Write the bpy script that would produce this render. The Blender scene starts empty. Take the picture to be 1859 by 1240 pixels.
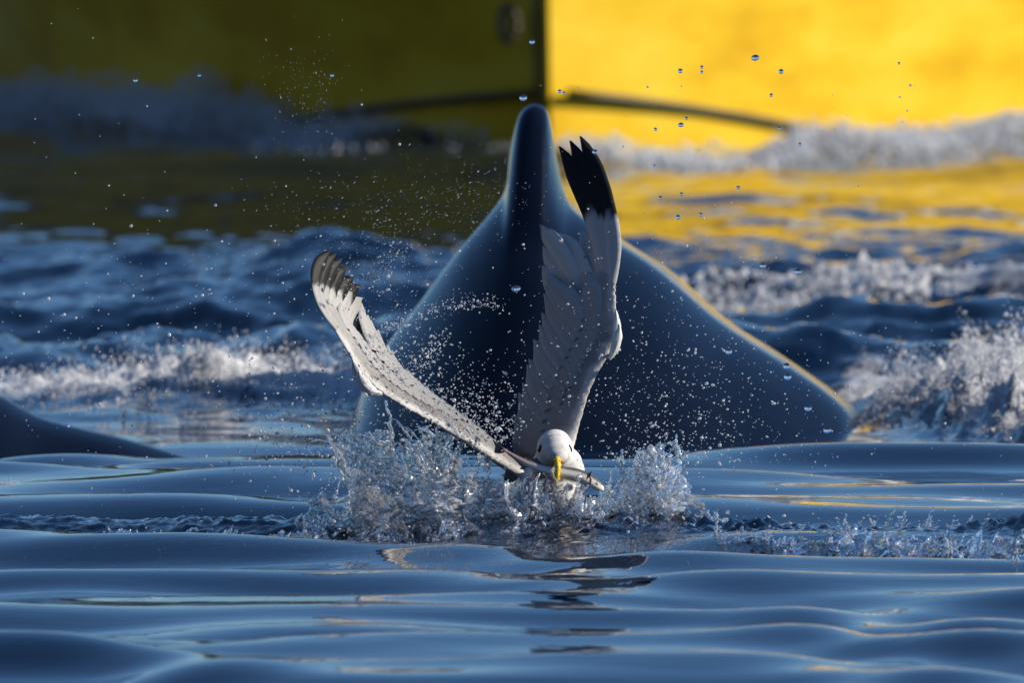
import bpy, bmesh, math, random
import numpy as np
from mathutils import Vector, Matrix

random.seed(7)
RNG = np.random.default_rng(11)
scene = bpy.context.scene
COL = scene.collection

# ------------------------------------------------------------------ camera
F_PX = 37500.0            # focal length in pixels of the 1859 px wide photograph
CAM_H = 1.2
PITCH = math.atan(1140.0 / F_PX)
cam_data = bpy.data.cameras.new("camera")
cam = bpy.data.objects.new("camera", cam_data)
COL.objects.link(cam)
cam.location = (0, 0, CAM_H)
cam.rotation_euler = (math.pi / 2 - PITCH, 0, 0)
cam_data.sensor_width = 36.0
cam_data.lens = F_PX / 1859.0 * 36.0
cam_data.clip_start = 0.5
cam_data.clip_end = 9000
cam_data.dof.use_dof = True
cam_data.dof.focus_distance = 30.0
cam_data.dof.aperture_fstop = 16.5
scene.camera = cam

# ------------------------------------------------------------------ sky, sun, exposure
SUN_EL = math.radians(27)
SUN_AZ = math.radians(92)          # from +Y (view direction) towards +X (right)
world = bpy.data.worlds.new("World")
scene.world = world
world.use_nodes = True
wn = world.node_tree.nodes
wl = world.node_tree.links
wn.clear()
wo = wn.new("ShaderNodeOutputWorld")
wb = wn.new("ShaderNodeBackground")
ws = wn.new("ShaderNodeTexSky")
ws.sky_type = 'NISHITA'
ws.sun_disc = False
ws.sun_elevation = SUN_EL
ws.sun_rotation = SUN_AZ
ws.altitude = 0
ws.air_density = 1.0
ws.dust_density = 0.0
ws.ozone_density = 8.0
wb.inputs["Strength"].default_value = 0.09
wl.new(ws.outputs[0], wb.inputs[0])
wl.new(wb.outputs[0], wo.inputs[0])

sun_data = bpy.data.lights.new("sun", 'SUN')
sun_data.energy = 5.0
sun_data.angle = math.radians(0.53)
sun_data.color = (1.0, 0.90, 0.76)
sun = bpy.data.objects.new("sun", sun_data)
COL.objects.link(sun)
sdir = Vector((math.sin(SUN_AZ) * math.cos(SUN_EL), math.cos(SUN_AZ) * math.cos(SUN_EL), math.sin(SUN_EL)))
sun.rotation_euler = sdir.to_track_quat('Z', 'Y').to_euler()
sun.location = (20, 20, 30)

scene.view_settings.view_transform = 'Standard'
scene.view_settings.look = 'None'
scene.view_settings.exposure = 0.45
scene.view_settings.gamma = 1.0
scene.render.engine = 'CYCLES'
scene.cycles.use_denoising = True
scene.cycles.max_bounces = 10
scene.cycles.transmission_bounces = 8
scene.cycles.glossy_bounces = 5
scene.cycles.caustics_reflective = False
scene.cycles.caustics_refractive = False
scene.cycles.sample_clamp_indirect = 6.0


# ------------------------------------------------------------------ layout helper
def P(u, v, d):
    """World point at world depth Y=d seen at photograph pixel (u, v)."""
    x = (u - 929.5) / F_PX
    y = -(v - 620.0) / F_PX
    cp, sp = math.cos(PITCH), math.sin(PITCH)
    t = d / (cp + y * sp)
    return Vector((t * x, d, CAM_H + t * (y * cp - sp)))


def depth_of(v):
    return CAM_H * F_PX / (v + 520.0)


# ------------------------------------------------------------------ noise (numpy gradient noise)
_perm = np.random.default_rng(3).permutation(256)
_perm = np.concatenate([_perm, _perm, _perm])
_g3 = np.random.default_rng(5).normal(size=(256, 3))
_g3 /= np.linalg.norm(_g3, axis=1)[:, None]


def noise3(x, y, z):
    x, y, z = np.broadcast_arrays(np.asarray(x, float), np.asarray(y, float), np.asarray(z, float))
    xi, yi, zi = np.floor(x).astype(int), np.floor(y).astype(int), np.floor(z).astype(int)
    xf, yf, zf = x - xi, y - yi, z - zi
    xi &= 255; yi &= 255; zi &= 255
    def fade(t): return t * t * t * (t * (t * 6 - 15) + 10)
    uu, vv, ww = fade(xf), fade(yf), fade(zf)
    out = 0.0
    for dx in (0, 1):
        wx = uu if dx else 1 - uu
        for dy in (0, 1):
            wy = vv if dy else 1 - vv
            for dz in (0, 1):
                wz = ww if dz else 1 - ww
                h = _perm[_perm[_perm[xi + dx] + yi + dy] + zi + dz]
                g = _g3[h]
                out = out + wx * wy * wz * (g[..., 0] * (xf - dx) + g[..., 1] * (yf - dy) + g[..., 2] * (zf - dz))
    return out * 1.6


def fbm(x, y, z, octv=4, gain=0.5):
    a, s, f = 1.0, 0.0, 1.0
    for i in range(octv):
        s = s + a * noise3(x * f + 7.3 * i, y * f - 3.1 * i, z * f + 1.7 * i)
        a *= gain; f *= 2.03
    return s


def smoothstep(a, b, x):
    t = np.clip((x - a) / (b - a), 0, 1)
    return t * t * (3 - 2 * t)


# ------------------------------------------------------------------ mesh helpers
def mesh_np(name, verts, faces, smooth=True, attrs=None):
    """verts (n,3), faces (m,3|4) numpy -> mesh"""
    verts = np.asarray(verts, np.float32)
    faces = np.asarray(faces, np.int32)
    me = bpy.data.meshes.new(name)
    k = faces.shape[1]
    me.vertices.add(len(verts)); me.vertices.foreach_set("co", verts.ravel())
    me.loops.add(faces.size); me.loops.foreach_set("vertex_index", faces.ravel())
    me.polygons.add(len(faces))
    me.polygons.foreach_set("loop_start", np.arange(0, faces.size, k, dtype=np.int32))
    me.polygons.foreach_set("loop_total", np.full(len(faces), k, np.int32))
    me.polygons.foreach_set("use_smooth", np.full(len(faces), smooth, bool))
    for an, (typ, data) in (attrs or {}).items():
        at = me.attributes.new(an, typ, 'POINT')
        if typ == 'FLOAT':
            at.data.foreach_set("value", np.asarray(data, np.float32).ravel())
        else:
            d = np.asarray(data, np.float32)
            if d.shape[1] == 3:
                d = np.concatenate([d, np.ones((len(d), 1), np.float32)], 1)
            at.data.foreach_set("color", d.ravel())
    me.update(calc_edges=True)
    me.validate()
    return me


def add(name, me, mat, parent=None, label=None, cat=None, group=None, kind=None):
    o = bpy.data.objects.new(name, me)
    COL.objects.link(o)
    if me is not None and mat is not None:
        me.materials.clear(); me.materials.append(mat)
    if parent is not None:
        o.parent = parent
        o.matrix_parent_inverse = Matrix.Translation(-parent.location)
    if label: o["label"] = label
    if cat: o["category"] = cat
    if group: o["group"] = group
    if kind: o["kind"] = kind
    return o


def thing(name, loc, label, cat, group=None):
    o = bpy.data.objects.new(name, None)
    COL.objects.link(o)
    o.location = loc
    o.empty_display_size = 0.05
    o["label"] = label; o["category"] = cat
    if group: o["group"] = group
    return o


def ico(sub):
    bm = bmesh.new()
    bmesh.ops.create_icosphere(bm, subdivisions=sub, radius=1.0)
    v = np.array([x.co[:] for x in bm.verts]); f = np.array([[x.index for x in q.verts] for q in bm.faces])
    bm.free()
    return v, f


ICO1, ICO2, ICO3 = ico(1), ico(2), ico(3)


def blobs(cent, rad, tmpl=ICO2, stretch=None, sdirs=None, wob=0.0, rng=RNG):
    """Many small ellipsoids as one vertex/face array."""
    cent = np.asarray(cent, float); n = len(cent)
    rad = np.broadcast_to(np.asarray(rad, float), (n,))
    tv, tf = tmpl
    V = np.repeat(tv[None], n, 0) * rad[:, None, None]
    if wob:
        ph = rng.uniform(0, 100, (n, 1))
        w = 1 + wob * noise3(tv[None, :, 0] * 1.1 + ph, tv[None, :, 1] * 1.1 - ph, tv[None, :, 2] * 1.1)
        V = V * w[..., None]
    if stretch is not None:
        s = np.asarray(stretch)[:, None, None]
        dd = np.asarray(sdirs)[:, None, :]
        comp = (V * dd).sum(-1, keepdims=True)
        V = V / np.sqrt(s) + dd * comp * (s - 1 / np.sqrt(s))
    V = V + cent[:, None, :]
    Fc = tf[None] + (np.arange(n) * len(tv))[:, None, None]
    return V.reshape(-1, 3), Fc.reshape(-1, 3)


def join_vf(parts):
    vs, fs, b = [], [], 0
    for v, f in parts:
        f = np.asarray(f)
        if f.shape[1] == 4:
            f = np.concatenate([f[:, [0, 1, 2]], f[:, [0, 2, 3]]])
        vs.append(np.asarray(v, float)); fs.append(f + b); b += len(v)
    return np.concatenate(vs), np.concatenate(fs)


def grid_faces(nr, nc, close=False):
    r = np.arange(nr - 1)[:, None]; c = np.arange(nc if close else nc - 1)[None, :]
    c2 = (c + 1) % nc
    a = r * nc + c; b = r * nc + c2; d = (r + 1) * nc + c2; e = (r + 1) * nc + c
    return np.stack([a, b, d, e], -1).reshape(-1, 4)


def tube(points, radii, seg=8, squash=None):
    """Closed-end tube along points; squash=(dirvector, factor) flattens it."""
    pts = np.asarray([list(p) for p in points], float); n = len(pts)
    tang = np.gradient(pts, axis=0)
    tang /= np.linalg.norm(tang, axis=1)[:, None] + 1e-12
    up = np.array([0.31, 0.22, 0.93])
    V = []
    ang = np.linspace(0, 2 * math.pi, seg, endpoint=False)
    for i in range(n):
        s = np.cross(tang[i], up); s /= np.linalg.norm(s) + 1e-9
        w = np.cross(s, tang[i])
        ring = pts[i] + radii[i] * (np.cos(ang)[:, None] * s + np.sin(ang)[:, None] * w)
        V.append(ring)
    V = np.concatenate(V + [pts[:1], pts[-1:]])
    F = grid_faces(n, seg, True)
    Ft = np.concatenate([F[:, [0, 1, 2]], F[:, [0, 2, 3]]])
    a = n * seg
    caps = [[a, (k + 1) % seg, k] for k in range(seg)] + [[a + 1, (n - 1) * seg + k, (n - 1) * seg + (k + 1) % seg] for k in range(seg)]
    return V, np.concatenate([Ft, np.array(caps)])


def spline(pts, n):
    """Catmull-Rom through rows of pts, n samples uniform in chord length."""
    p = np.asarray([list(q) for q in pts], float)
    d = np.concatenate([[0], np.cumsum(np.linalg.norm(np.diff(p, axis=0), axis=1))]); d /= d[-1]
    pp = np.concatenate([[2 * p[0] - p[1]], p, [2 * p[-1] - p[-2]]])
    s = np.linspace(0, 1, n); i = np.clip(np.searchsorted(d, s, side='right') - 1, 0, len(p) - 2)
    t = ((s - d[i]) / (d[i + 1] - d[i]))[:, None]
    p0, p1, p2, p3 = pp[i], pp[i + 1], pp[i + 2], pp[i + 3]
    return 0.5 * (2 * p1 + (p2 - p0) * t + (2 * p0 - 5 * p1 + 4 * p2 - p3) * t ** 2 + (3 * p1 - p0 - 3 * p2 + p3) * t ** 3)


# ------------------------------------------------------------------ materials
def new_mat(name):
    m = bpy.data.materials.new(name)
    m.use_nodes = True
    nt = m.node_tree
    return m, nt, nt.nodes["Principled BSDF"]


def setp(b, **kw):
    for k, v in kw.items():
        b.inputs[k.replace("_", " ")].default_value = v


def nn(nt, t, **kw):
    n = nt.nodes.new(t)
    for k, v in kw.items():
        setattr(n, k, v)
    return n


def noise_node(nt, scale, detail=4, rough=0.5, coord='Object', vec_scale=None):
    tc = nn(nt, "ShaderNodeTexCoord")
    src = tc.outputs[coord]
    if vec_scale:
        mp = nn(nt, "ShaderNodeMapping"); mp.inputs["Scale"].default_value = vec_scale
        nt.links.new(src, mp.inputs[0]); src = mp.outputs[0]
    n = nn(nt, "ShaderNodeTexNoise")
    n.inputs["Scale"].default_value = scale; n.inputs["Detail"].default_value = detail; n.inputs["Roughness"].default_value = rough
    nt.links.new(src, n.inputs["Vector"])
    return n


def ramp(nt, src, stops):
    r = nn(nt, "ShaderNodeValToRGB")
    els = r.color_ramp.elements
    while len(els) < len(stops): els.new(0.5)
    for e, (p, c) in zip(els, stops):
        e.position = p; e.color = (*c, 1) if len(c) == 3 else c
    nt.links.new(src, r.inputs[0])
    return r


def bump(nt, b, src, strength, dist):
    bn = nn(nt, "ShaderNodeBump")
    bn.inputs["Strength"].default_value = strength; bn.inputs["Distance"].default_value = dist
    nt.links.new(src, bn.inputs["Height"])
    nt.links.new(bn.outputs[0], b.inputs["Normal"])
    return bn


def simple(name, col, rough=0.5, nscale=None, var=0.25, bstr=0.0, bdist=0.002, **kw):
    m, nt, b = new_mat(name)
    setp(b, Base_Color=(*col, 1), Roughness=rough, **kw)
    if nscale:
        n = noise_node(nt, nscale, 5, 0.6)
        r = ramp(nt, n.outputs["Fac"], [(0.3, tuple(c * (1 - var) for c in col)), (0.7, tuple(min(1, c * (1 + var)) for c in col))])
        nt.links.new(r.outputs[0], b.inputs["Base Color"])
        if bstr: bump(nt, b, n.outputs["Fac"], bstr, bdist)
    return m


# sea: dark deep water, reflecting; foam mixed in by the "foam" attribute broken up with noise
def make_sea_mat():
    m, nt, b = new_mat("sea_water")
    setp(b, Base_Color=(0.0015, 0.008, 0.024, 1), Roughness=0.02, IOR=1.333)
    n1 = noise_node(nt, 9.0, 3, 0.5, vec_scale=(0.5, 1.0, 1.0))
    bump(nt, b, n1.outputs["Fac"], 0.12, 0.01)
    foam = nn(nt, "ShaderNodeBsdfPrincipled")
    setp(foam, Base_Color=(0.78, 0.80, 0.82, 1), Roughness=0.6)
    n2 = noise_node(nt, 44.0, 7, 0.72, vec_scale=(1.0, 0.5, 1.0))
    fb = nn(nt, "ShaderNodeBump"); fb.inputs["Strength"].default_value = 0.9; fb.inputs["Distance"].default_value = 0.02
    nt.links.new(n2.outputs["Fac"], fb.inputs["Height"]); nt.links.new(fb.outputs[0], foam.inputs["Normal"])
    at = nn(nt, "ShaderNodeAttribute", attribute_name="foam")
    mth = nn(nt, "ShaderNodeMath", operation='ADD'); nt.links.new(at.outputs["Fac"], mth.inputs[0]); nt.links.new(n2.outputs["Fac"], mth.inputs[1])
    mr = nn(nt, "ShaderNodeMapRange"); mr.inputs["From Min"].default_value = 0.95; mr.inputs["From Max"].default_value = 1.35
    nt.links.new(mth.outputs[0], mr.inputs["Value"])
    mix = nn(nt, "ShaderNodeMixShader")
    nt.links.new(mr.outputs[0], mix.inputs[0]); nt.links.new(b.outputs[0], mix.inputs[1]); nt.links.new(foam.outputs[0], mix.inputs[2])
    nt.links.new(mix.outputs[0], nt.nodes["Material Output"].inputs["Surface"])
    return m


def make_water_glass(name, rough, white, wcol=(0.85, 0.88, 0.92), flo=0.42, fhi=0.72, film=0.0):
    """Clear water in the air, with a white share for trapped air and painted-in sun glints."""
    m, nt, b = new_mat(name)
    setp(b, Base_Color=(0.97, 0.985, 1.0, 1), Roughness=rough, IOR=1.333, Transmission_Weight=1.0)
    clear = b.outputs[0]
    if film > 0:            # thin films let light straight through
        tp = nn(nt, "ShaderNodeBsdfTransparent"); mf = nn(nt, "ShaderNodeMixShader"); mf.inputs[0].default_value = film
        nt.links.new(clear, mf.inputs[1]); nt.links.new(tp.outputs[0], mf.inputs[2]); clear = mf.outputs[0]
    if white > 0:
        d = nn(nt, "ShaderNodeBsdfPrincipled"); setp(d, Base_Color=(*wcol, 1), Roughness=0.25)
        tr = nn(nt, "ShaderNodeBsdfTranslucent"); tr.inputs[0].default_value = (*wcol, 1)
        m1 = nn(nt, "ShaderNodeMixShader"); m1.inputs[0].default_value = 0.5
        nt.links.new(d.outputs[0], m1.inputs[1]); nt.links.new(tr.outputs[0], m1.inputs[2])
        n = noise_node(nt, 55.0, 5, 0.65)
        mr = nn(nt, "ShaderNodeMapRange"); mr.inputs["From Min"].default_value = flo; mr.inputs["From Max"].default_value = fhi
        mr.inputs["To Max"].default_value = white
        nt.links.new(n.outputs["Fac"], mr.inputs["Value"])
        mx = nn(nt, "ShaderNodeMixShader")
        nt.links.new(mr.outputs[0], mx.inputs[0]); nt.links.new(clear, mx.inputs[1]); nt.links.new(m1.outputs[0], mx.inputs[2])
        nt.links.new(mx.outputs[0], nt.nodes["Material Output"].inputs["Surface"])
    return m


def make_foam_mat():
    m, nt, b = new_mat("white_foam")
    setp(b, Base_Color=(0.80, 0.81, 0.83, 1), Roughness=0.45, IOR=1.333)
    tr = nn(nt, "ShaderNodeBsdfTranslucent"); tr.inputs[0].default_value = (0.8, 0.82, 0.84, 1)
    gl = nn(nt, "ShaderNodeBsdfGlass"); gl.inputs["IOR"].default_value = 1.333; gl.inputs["Roughness"].default_value = 0.05
    m1 = nn(nt, "ShaderNodeMixShader"); m1.inputs[0].default_value = 0.55
    nt.links.new(b.outputs[0], m1.inputs[1]); nt.links.new(tr.outputs[0], m1.inputs[2])
    n = noise_node(nt, 30.0, 4, 0.6)
    mr = nn(nt, "ShaderNodeMapRange"); mr.inputs["From Min"].default_value = 0.1; mr.inputs["From Max"].default_value = 0.35
    nt.links.new(n.outputs["Fac"], mr.inputs["Value"])
    mx = nn(nt, "ShaderNodeMixShader")
    nt.links.new(mr.outputs[0], mx.inputs[0]); nt.links.new(gl.outputs[0], mx.inputs[1]); nt.links.new(m1.outputs[0], mx.inputs[2])
    nt.links.new(mx.outputs[0], nt.nodes["Material Output"].inputs["Surface"])
    return m


def make_whale_mat():
    m, nt, b = new_mat("wet_whale_skin")
    setp(b, Base_Color=(0.010, 0.013, 0.020, 1), Roughness=0.22, IOR=1.37)
    n = noise_node(nt, 7.0, 5, 0.6, vec_scale=(1.0, 0.3, 1.0))
    r = ramp(nt, n.outputs["Fac"], [(0.3, (0.0015, 0.003, 0.008)), (0.75, (0.004, 0.007, 0.016))])
    nt.links.new(r.outputs[0], b.inputs["Base Color"])
    n2 = noise_node(nt, 40.0, 4, 0.6, vec_scale=(0.35, 0.2, 1.0))
    rr = nn(nt, "ShaderNodeMapRange"); rr.inputs["To Min"].default_value = 0.08; rr.inputs["To Max"].default_value = 0.20
    nt.links.new(n2.outputs["Fac"], rr.inputs["Value"]); nt.links.new(rr.outputs[0], b.inputs["Roughness"])
    bump(nt, b, n2.outputs["Fac"], 0.22, 0.004)
    return m


def make_plumage_mat(name, rough=0.7, scale=160, bs=0.16, spec=0.2):
    m, nt, b = new_mat(name)
    setp(b, Roughness=rough, Specular_IOR_Level=spec)
    at = nn(nt, "ShaderNodeAttribute", attribute_name="col")
    n = noise_node(nt, scale, 4, 0.6)
    mr = nn(nt, "ShaderNodeMapRange"); mr.inputs["To Min"].default_value = 0.82; mr.inputs["To Max"].default_value = 1.08
    nt.links.new(n.outputs["Fac"], mr.inputs["Value"])
    mx = nn(nt, "ShaderNodeVectorMath", operation='SCALE')
    nt.links.new(at.outputs["Color"], mx.inputs[0]); nt.links.new(mr.outputs[0], mx.inputs["Scale"])
    nt.links.new(mx.outputs[0], b.inputs["Base Color"])
    bump(nt, b, n.outputs["Fac"], bs, 0.002)
    return m


def make_hull_mat():
    m, nt, b = new_mat("yellow_hull_paint")
    setp(b, Roughness=0.5, IOR=1.45, Specular_IOR_Level=0.25)
    n = noise_node(nt, 2.2, 5, 0.6, vec_scale=(1.0, 1.0, 2.6))
    r = ramp(nt, n.outputs["Fac"], [(0.30, (0.66, 0.37, 0.010)), (0.50, (0.84, 0.53, 0.022)), (0.72, (0.92, 0.65, 0.06))])  # paint mottling, strengthened to stand in for rippled light off the water
    nt.links.new(r.outputs[0], b.inputs["Base Color"])
    n2 = noise_node(nt, 5.0, 3, 0.5)
    bump(nt, b, n2.outputs["Fac"], 0.15, 0.02)
    return m


M_SEA = make_sea_mat()
M_SPLASH = make_water_glass("splash_water", 0.06, 0.64, flo=0.45, fhi=0.72, film=0.35)
M_TORN = make_water_glass("torn_water", 0.04, 0.40, flo=0.46, fhi=0.72, film=0.25)
M_DROP = make_water_glass("drop_water", 0.0, 0.0)
M_SPRAY = make_water_glass("spray_water", 0.08, 0.8, flo=0.15, fhi=0.6, film=0.25)  # strong white paints sun glints onto the small drops
M_FOAM = make_foam_mat()
M_WHALE = make_whale_mat()
M_HULL = make_hull_mat()
M_BODY = make_plumage_mat("body_plumage")
M_FEATHER = make_plumage_mat("flight_feather", 0.6, 300, 0.2)


# ------------------------------------------------------------------ the sea
def ridge(x, y, yc, amp, wf, wb):
    t = y - yc
    return amp * np.where(t < 0, np.exp(-(t / wf) ** 2), np.exp(-(t / wb) ** 2))


def sea_height(x, y):
    x = np.asarray(x, float); y = np.asarray(y, float)
    near = 1 - smoothstep(32.6, 34.6, y)
    mid = smoothstep(34.2, 36.6, y) * (1 - 0.72 * smoothstep(44.0, 48.0, y)) * (1 - smoothstep(60, 90, y))
    far = smoothstep(60, 110, y)
    wob = 0.35 * noise3(x * 0.55, y * 0.10, 1.3) + 0.12 * noise3(x * 1.6, y * 0.3, 4.1)
    yy = y + wob + 0.10 * x
    def sharp(ph):  # wave with crests narrower than troughs
        s = 0.5 + 0.5 * np.sin(ph)
        return s ** 1.5 * 2 - 0.85
    w2 = 0.55 * noise3(x * 1.35 + 3, y * 0.45, 7.7)
    amp = 0.7 + 0.6 * noise3(x * 0.7, y * 0.45, 9.0)
    h = near * (0.014 * sharp(2 * math.pi * yy / 1.62 + 0.5) * (0.75 + 0.5 * noise3(x * 0.8, y * 0.5, 9.0))
                + 0.0185 * sharp(2 * math.pi * (y + w2 + 0.34 * x) / 0.86 + 1.9) * amp
                + 0.0085 * sharp(2 * math.pi * (y - 0.7 * w2 - 0.50 * x) / 0.63 + 0.4) * (1.3 - amp)
                + 0.0028 * np.sin(2 * math.pi * (y + 0.14 * x + 0.6 * wob) / 0.36 + 2.0 * noise3(x * 1.3, y * .8, 5.2))
                + 0.0020 * noise3(x * 4.5, y * 3.5, 3.3))
    # explicit crests: in front of the bird, and the one that hides the whales' waterline
    h = h + ridge(x, y, 28.62 + 0.14 * np.sin(2.4 * x + 0.4) - 0.35 * x, 0.014 + 0.008 * np.sin(2.3 * x + 1.0), 0.50, 0.36)
    h = h + ridge(x, y, 32.15 + 0.12 * np.sin(2.2 * x), 0.040 + 0.006 * np.sin(3.1 * x + 2), 0.8, 0.5)
    # dark torn ridge that runs through the splash
    yc = 30.05 - 0.10 * np.sin(1.7 * x) - 0.20 * x
    band = np.exp(-((y - yc) / 0.23) ** 2) * (0.55 + 0.45 * smoothstep(-0.6, -0.25, x)) * (0.55 + 0.9 * np.clip(0.5 + noise3(x * 3.1, 1.7, 5.0), 0, 1))
    tx = fbm(x * 27 + 0.8 * noise3(x * 9, y * 6, 0.0), y * 15, 2.7, 4, 0.6)
    h = h + band * (0.012 + 0.014 * np.abs(tx) + 0.010 * noise3(x * 6, y * 4, 8.8))
    # midground chop
    h = h + mid * (0.034 * sharp(2 * math.pi * (y + 0.35 * x + 1.3 * noise3(x * .5, y * .22, 6.0)) / 2.3)
                   + 0.080 * fbm(x * 1.35, y * 1.05, 0.4, 6, 0.52)
                   + 0.034 * (0.5 - np.abs(noise3(x * 3.2 + 4, y * 2.2, 3.0))))
    h = h + far * 0.10 * fbm(x * 0.12, y * 0.05, 6.4, 3)
    # hollow between the crest and the whale
    h = h - 0.018 * np.exp(-((y - 33.4) / 0.7) ** 2)
    # lumpy mounds of boiling water
    rb, lf = foam_mounds(x, y)
    lump = 0.55 + 0.5 * np.abs(fbm(x * 9.0, y * 4.5, 4.4, 5, 0.62)) * 1.6
    h = h + rb * (0.10 + 0.08 * np.clip(x - .7, 0, .6)) * lump + lf * 0.045 * lump
    # bow waves of the boat
    h = h + bow_wave(x, y)
    return h


def foam_mounds(x, y):
    r = np.exp(-((y - 35.6 + 3.4 * np.clip(x - 0.6, -.2, .35)) / 1.0) ** 2) * smoothstep(0.56, 0.80, x)
    l = np.exp(-((y - 36.0 - 0.25 * np.sin(3 * x)) / 0.30) ** 2) * smoothstep(-0.18, -0.34, x)
    return r, l


def BOW_OFF(t, s):
    """Lateral offset of the bow wave: thrown well ahead on the lit side, hugging the hull on the other."""
    return np.where(np.asarray(s) > 0, 2.25 * (1 - np.exp(-0.42 * np.clip(t + 3.1, 0, 9))) + 0.15, 2.40 * (1 - np.exp(-0.40 * np.clip(t, 0, 9))) + 0.22)


STEM = (0.107, 56.5)
BOAT_ROT = math.radians(4)


def boat_local(x, y):
    dx, dy = x - STEM[0], y - STEM[1]
    t = dx * math.sin(BOAT_ROT) + dy * math.cos(BOAT_ROT)       # aft
    s = dx * math.cos(BOAT_ROT) - dy * math.sin(BOAT_ROT)       # to the right in the picture
    return t, s


def bow_wave(x, y):
    t, s = boat_local(x, y)
    off = np.abs(s) - BOW_OFF(t, s)
    env = smoothstep(np.where(s > 0, -3.5, -0.4), np.where(s > 0, -2.4, 0.4), t) * (1 - smoothstep(4, 9, t))
    n = 0.75 + 0.7 * noise3(x * 2.1, y * 0.9, 2.0)
    return 0.10 * env * n * np.exp(-(off / 0.33) ** 2) + 0.03 * env * np.exp(-((off - 0.9) / 0.4) ** 2)


def sea_foam(x, y):
    f = np.zeros_like(x)
    n = fbm(x * 2.6, y * 0.9, 5.5, 4, 0.55)
    # bow wave foam
    t, s = boat_local(x, y)
    off = np.abs(s) - BOW_OFF(t, s)
    f += np.where(s > 0, 1.1, 0.8) * smoothstep(np.where(s > 0, -3.5, -0.4), np.where(s > 0, -2.4, 0.4), t) * np.exp(-((off + 0.05) / 0.30) ** 2) * (0.6 + 1.1 * n)
    # wash of the whale: left streak, right boil, back streaks
    f += 0.85 * np.exp(-((y - 36.1 - 0.25 * np.sin(3 * x)) / 0.45) ** 2) * smoothstep(-0.10, -0.30, x) * (0.75 + 0.9 * n)
    f += 0.8 * np.exp(-((y - 35.7 + 2.6 * np.clip(x - 0.6, -.2, .35)) / 1.0) ** 2) * smoothstep(0.48, 0.68, x) * (0.7 + 1.1 * n)
    f += 0.50 * np.exp(-((y - 41.3) / 1.1) ** 2) * smoothstep(0.25, 0.5, x) * (0.7 + 1.2 * n)
    f += 0.34 * np.exp(-((y - 39.6) / 1.5) ** 2) * smoothstep(-0.15, -0.4, x) * (0.6 + 1.2 * n)
    rb, lf = foam_mounds(x, y)
    f += 0.85 * rb + 0.38 * lf
    return np.clip(f, 0, 1)


def build_sea():
    def spaced(segs):
        out = [np.arange(a, b, st) for a, b, st in segs]
        return np.concatenate(out + [[segs[-1][1]]])
    xr = spaced([(0, 0.86, 0.0065), (0.86, 1.7, 0.016), (1.7, 3.4, 0.06)])
    xo = 3.4 * 1.22 ** np.arange(1, 37)
    xs = np.concatenate([-xo[::-1], -xr[:0:-1], xr, xo])
    yr = spaced([(24.6, 29.4, 0.022), (29.4, 30.7, 0.009), (30.7, 34.0, 0.022), (34.0, 46.0, 0.035), (46, 62, 0.06), (62, 72, 0.3)])
    yb = 24.6 - 0.25 * (1.25 ** np.arange(1, 40) - 1)
    yf = 72 + 0.6 * (1.25 ** np.arange(1, 42) - 1)
    ys = np.concatenate([yb[::-1], yr, yf])
    X, Y = np.meshgrid(xs, ys)
    Z = sea_height(X, Y)
    lod = (1 - smoothstep(2.5, 5, np.abs(X))) * smoothstep(20, 24, Y)
    Z = Z * lod
    FO = sea_foam(X, Y) * lod
    V = np.stack([X, Y, Z], -1).reshape(-1, 3)
    me = mesh_np("sea", V, grid_faces(len(ys), len(xs)), True, {"foam": ('FLOAT', FO.ravel())})
    add("sea", me, M_SEA, kind="structure", label="dark blue sea with long glassy ripples and torn wake water")


build_sea()


def build_sky_blocking_hills():
    """Added unseen hillside left and behind the camera, blocking sky light from the hull."""
    na, nr = 140, 30
    az = np.radians(np.linspace(-205, -48, na)); V = []
    for r in range(nr):
        q = r / (nr - 1)
        R = 900 + 1300 * q
        ridge_h = 620 * np.sin(np.linspace(0, math.pi, na)) ** 0.45 * q ** 0.8
        x, y = R * np.sin(az), R * np.cos(az)
        n = fbm(x * .0022, y * .0022, 1.5, 5, .5)
        V.append(np.stack([x, y, -6 + ridge_h * (1 + .35 * n) + 60 * q * n], -1))
    add("sky_blocking_hills", mesh_np("sky_blocking_hills", np.array(V).reshape(-1, 3), grid_faces(nr, na), True), M_SKY_BLOCK, kind="structure", label="added unseen dark hillside that blocks the sky left of the view")


M_SKY_BLOCK = simple("sky_block_hill", (0.075, 0.058, 0.034), 0.9, 0.02, 0.4)  # added hillside's colour, warmed to tint the fill light on the hull
build_sky_blocking_hills()


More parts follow.
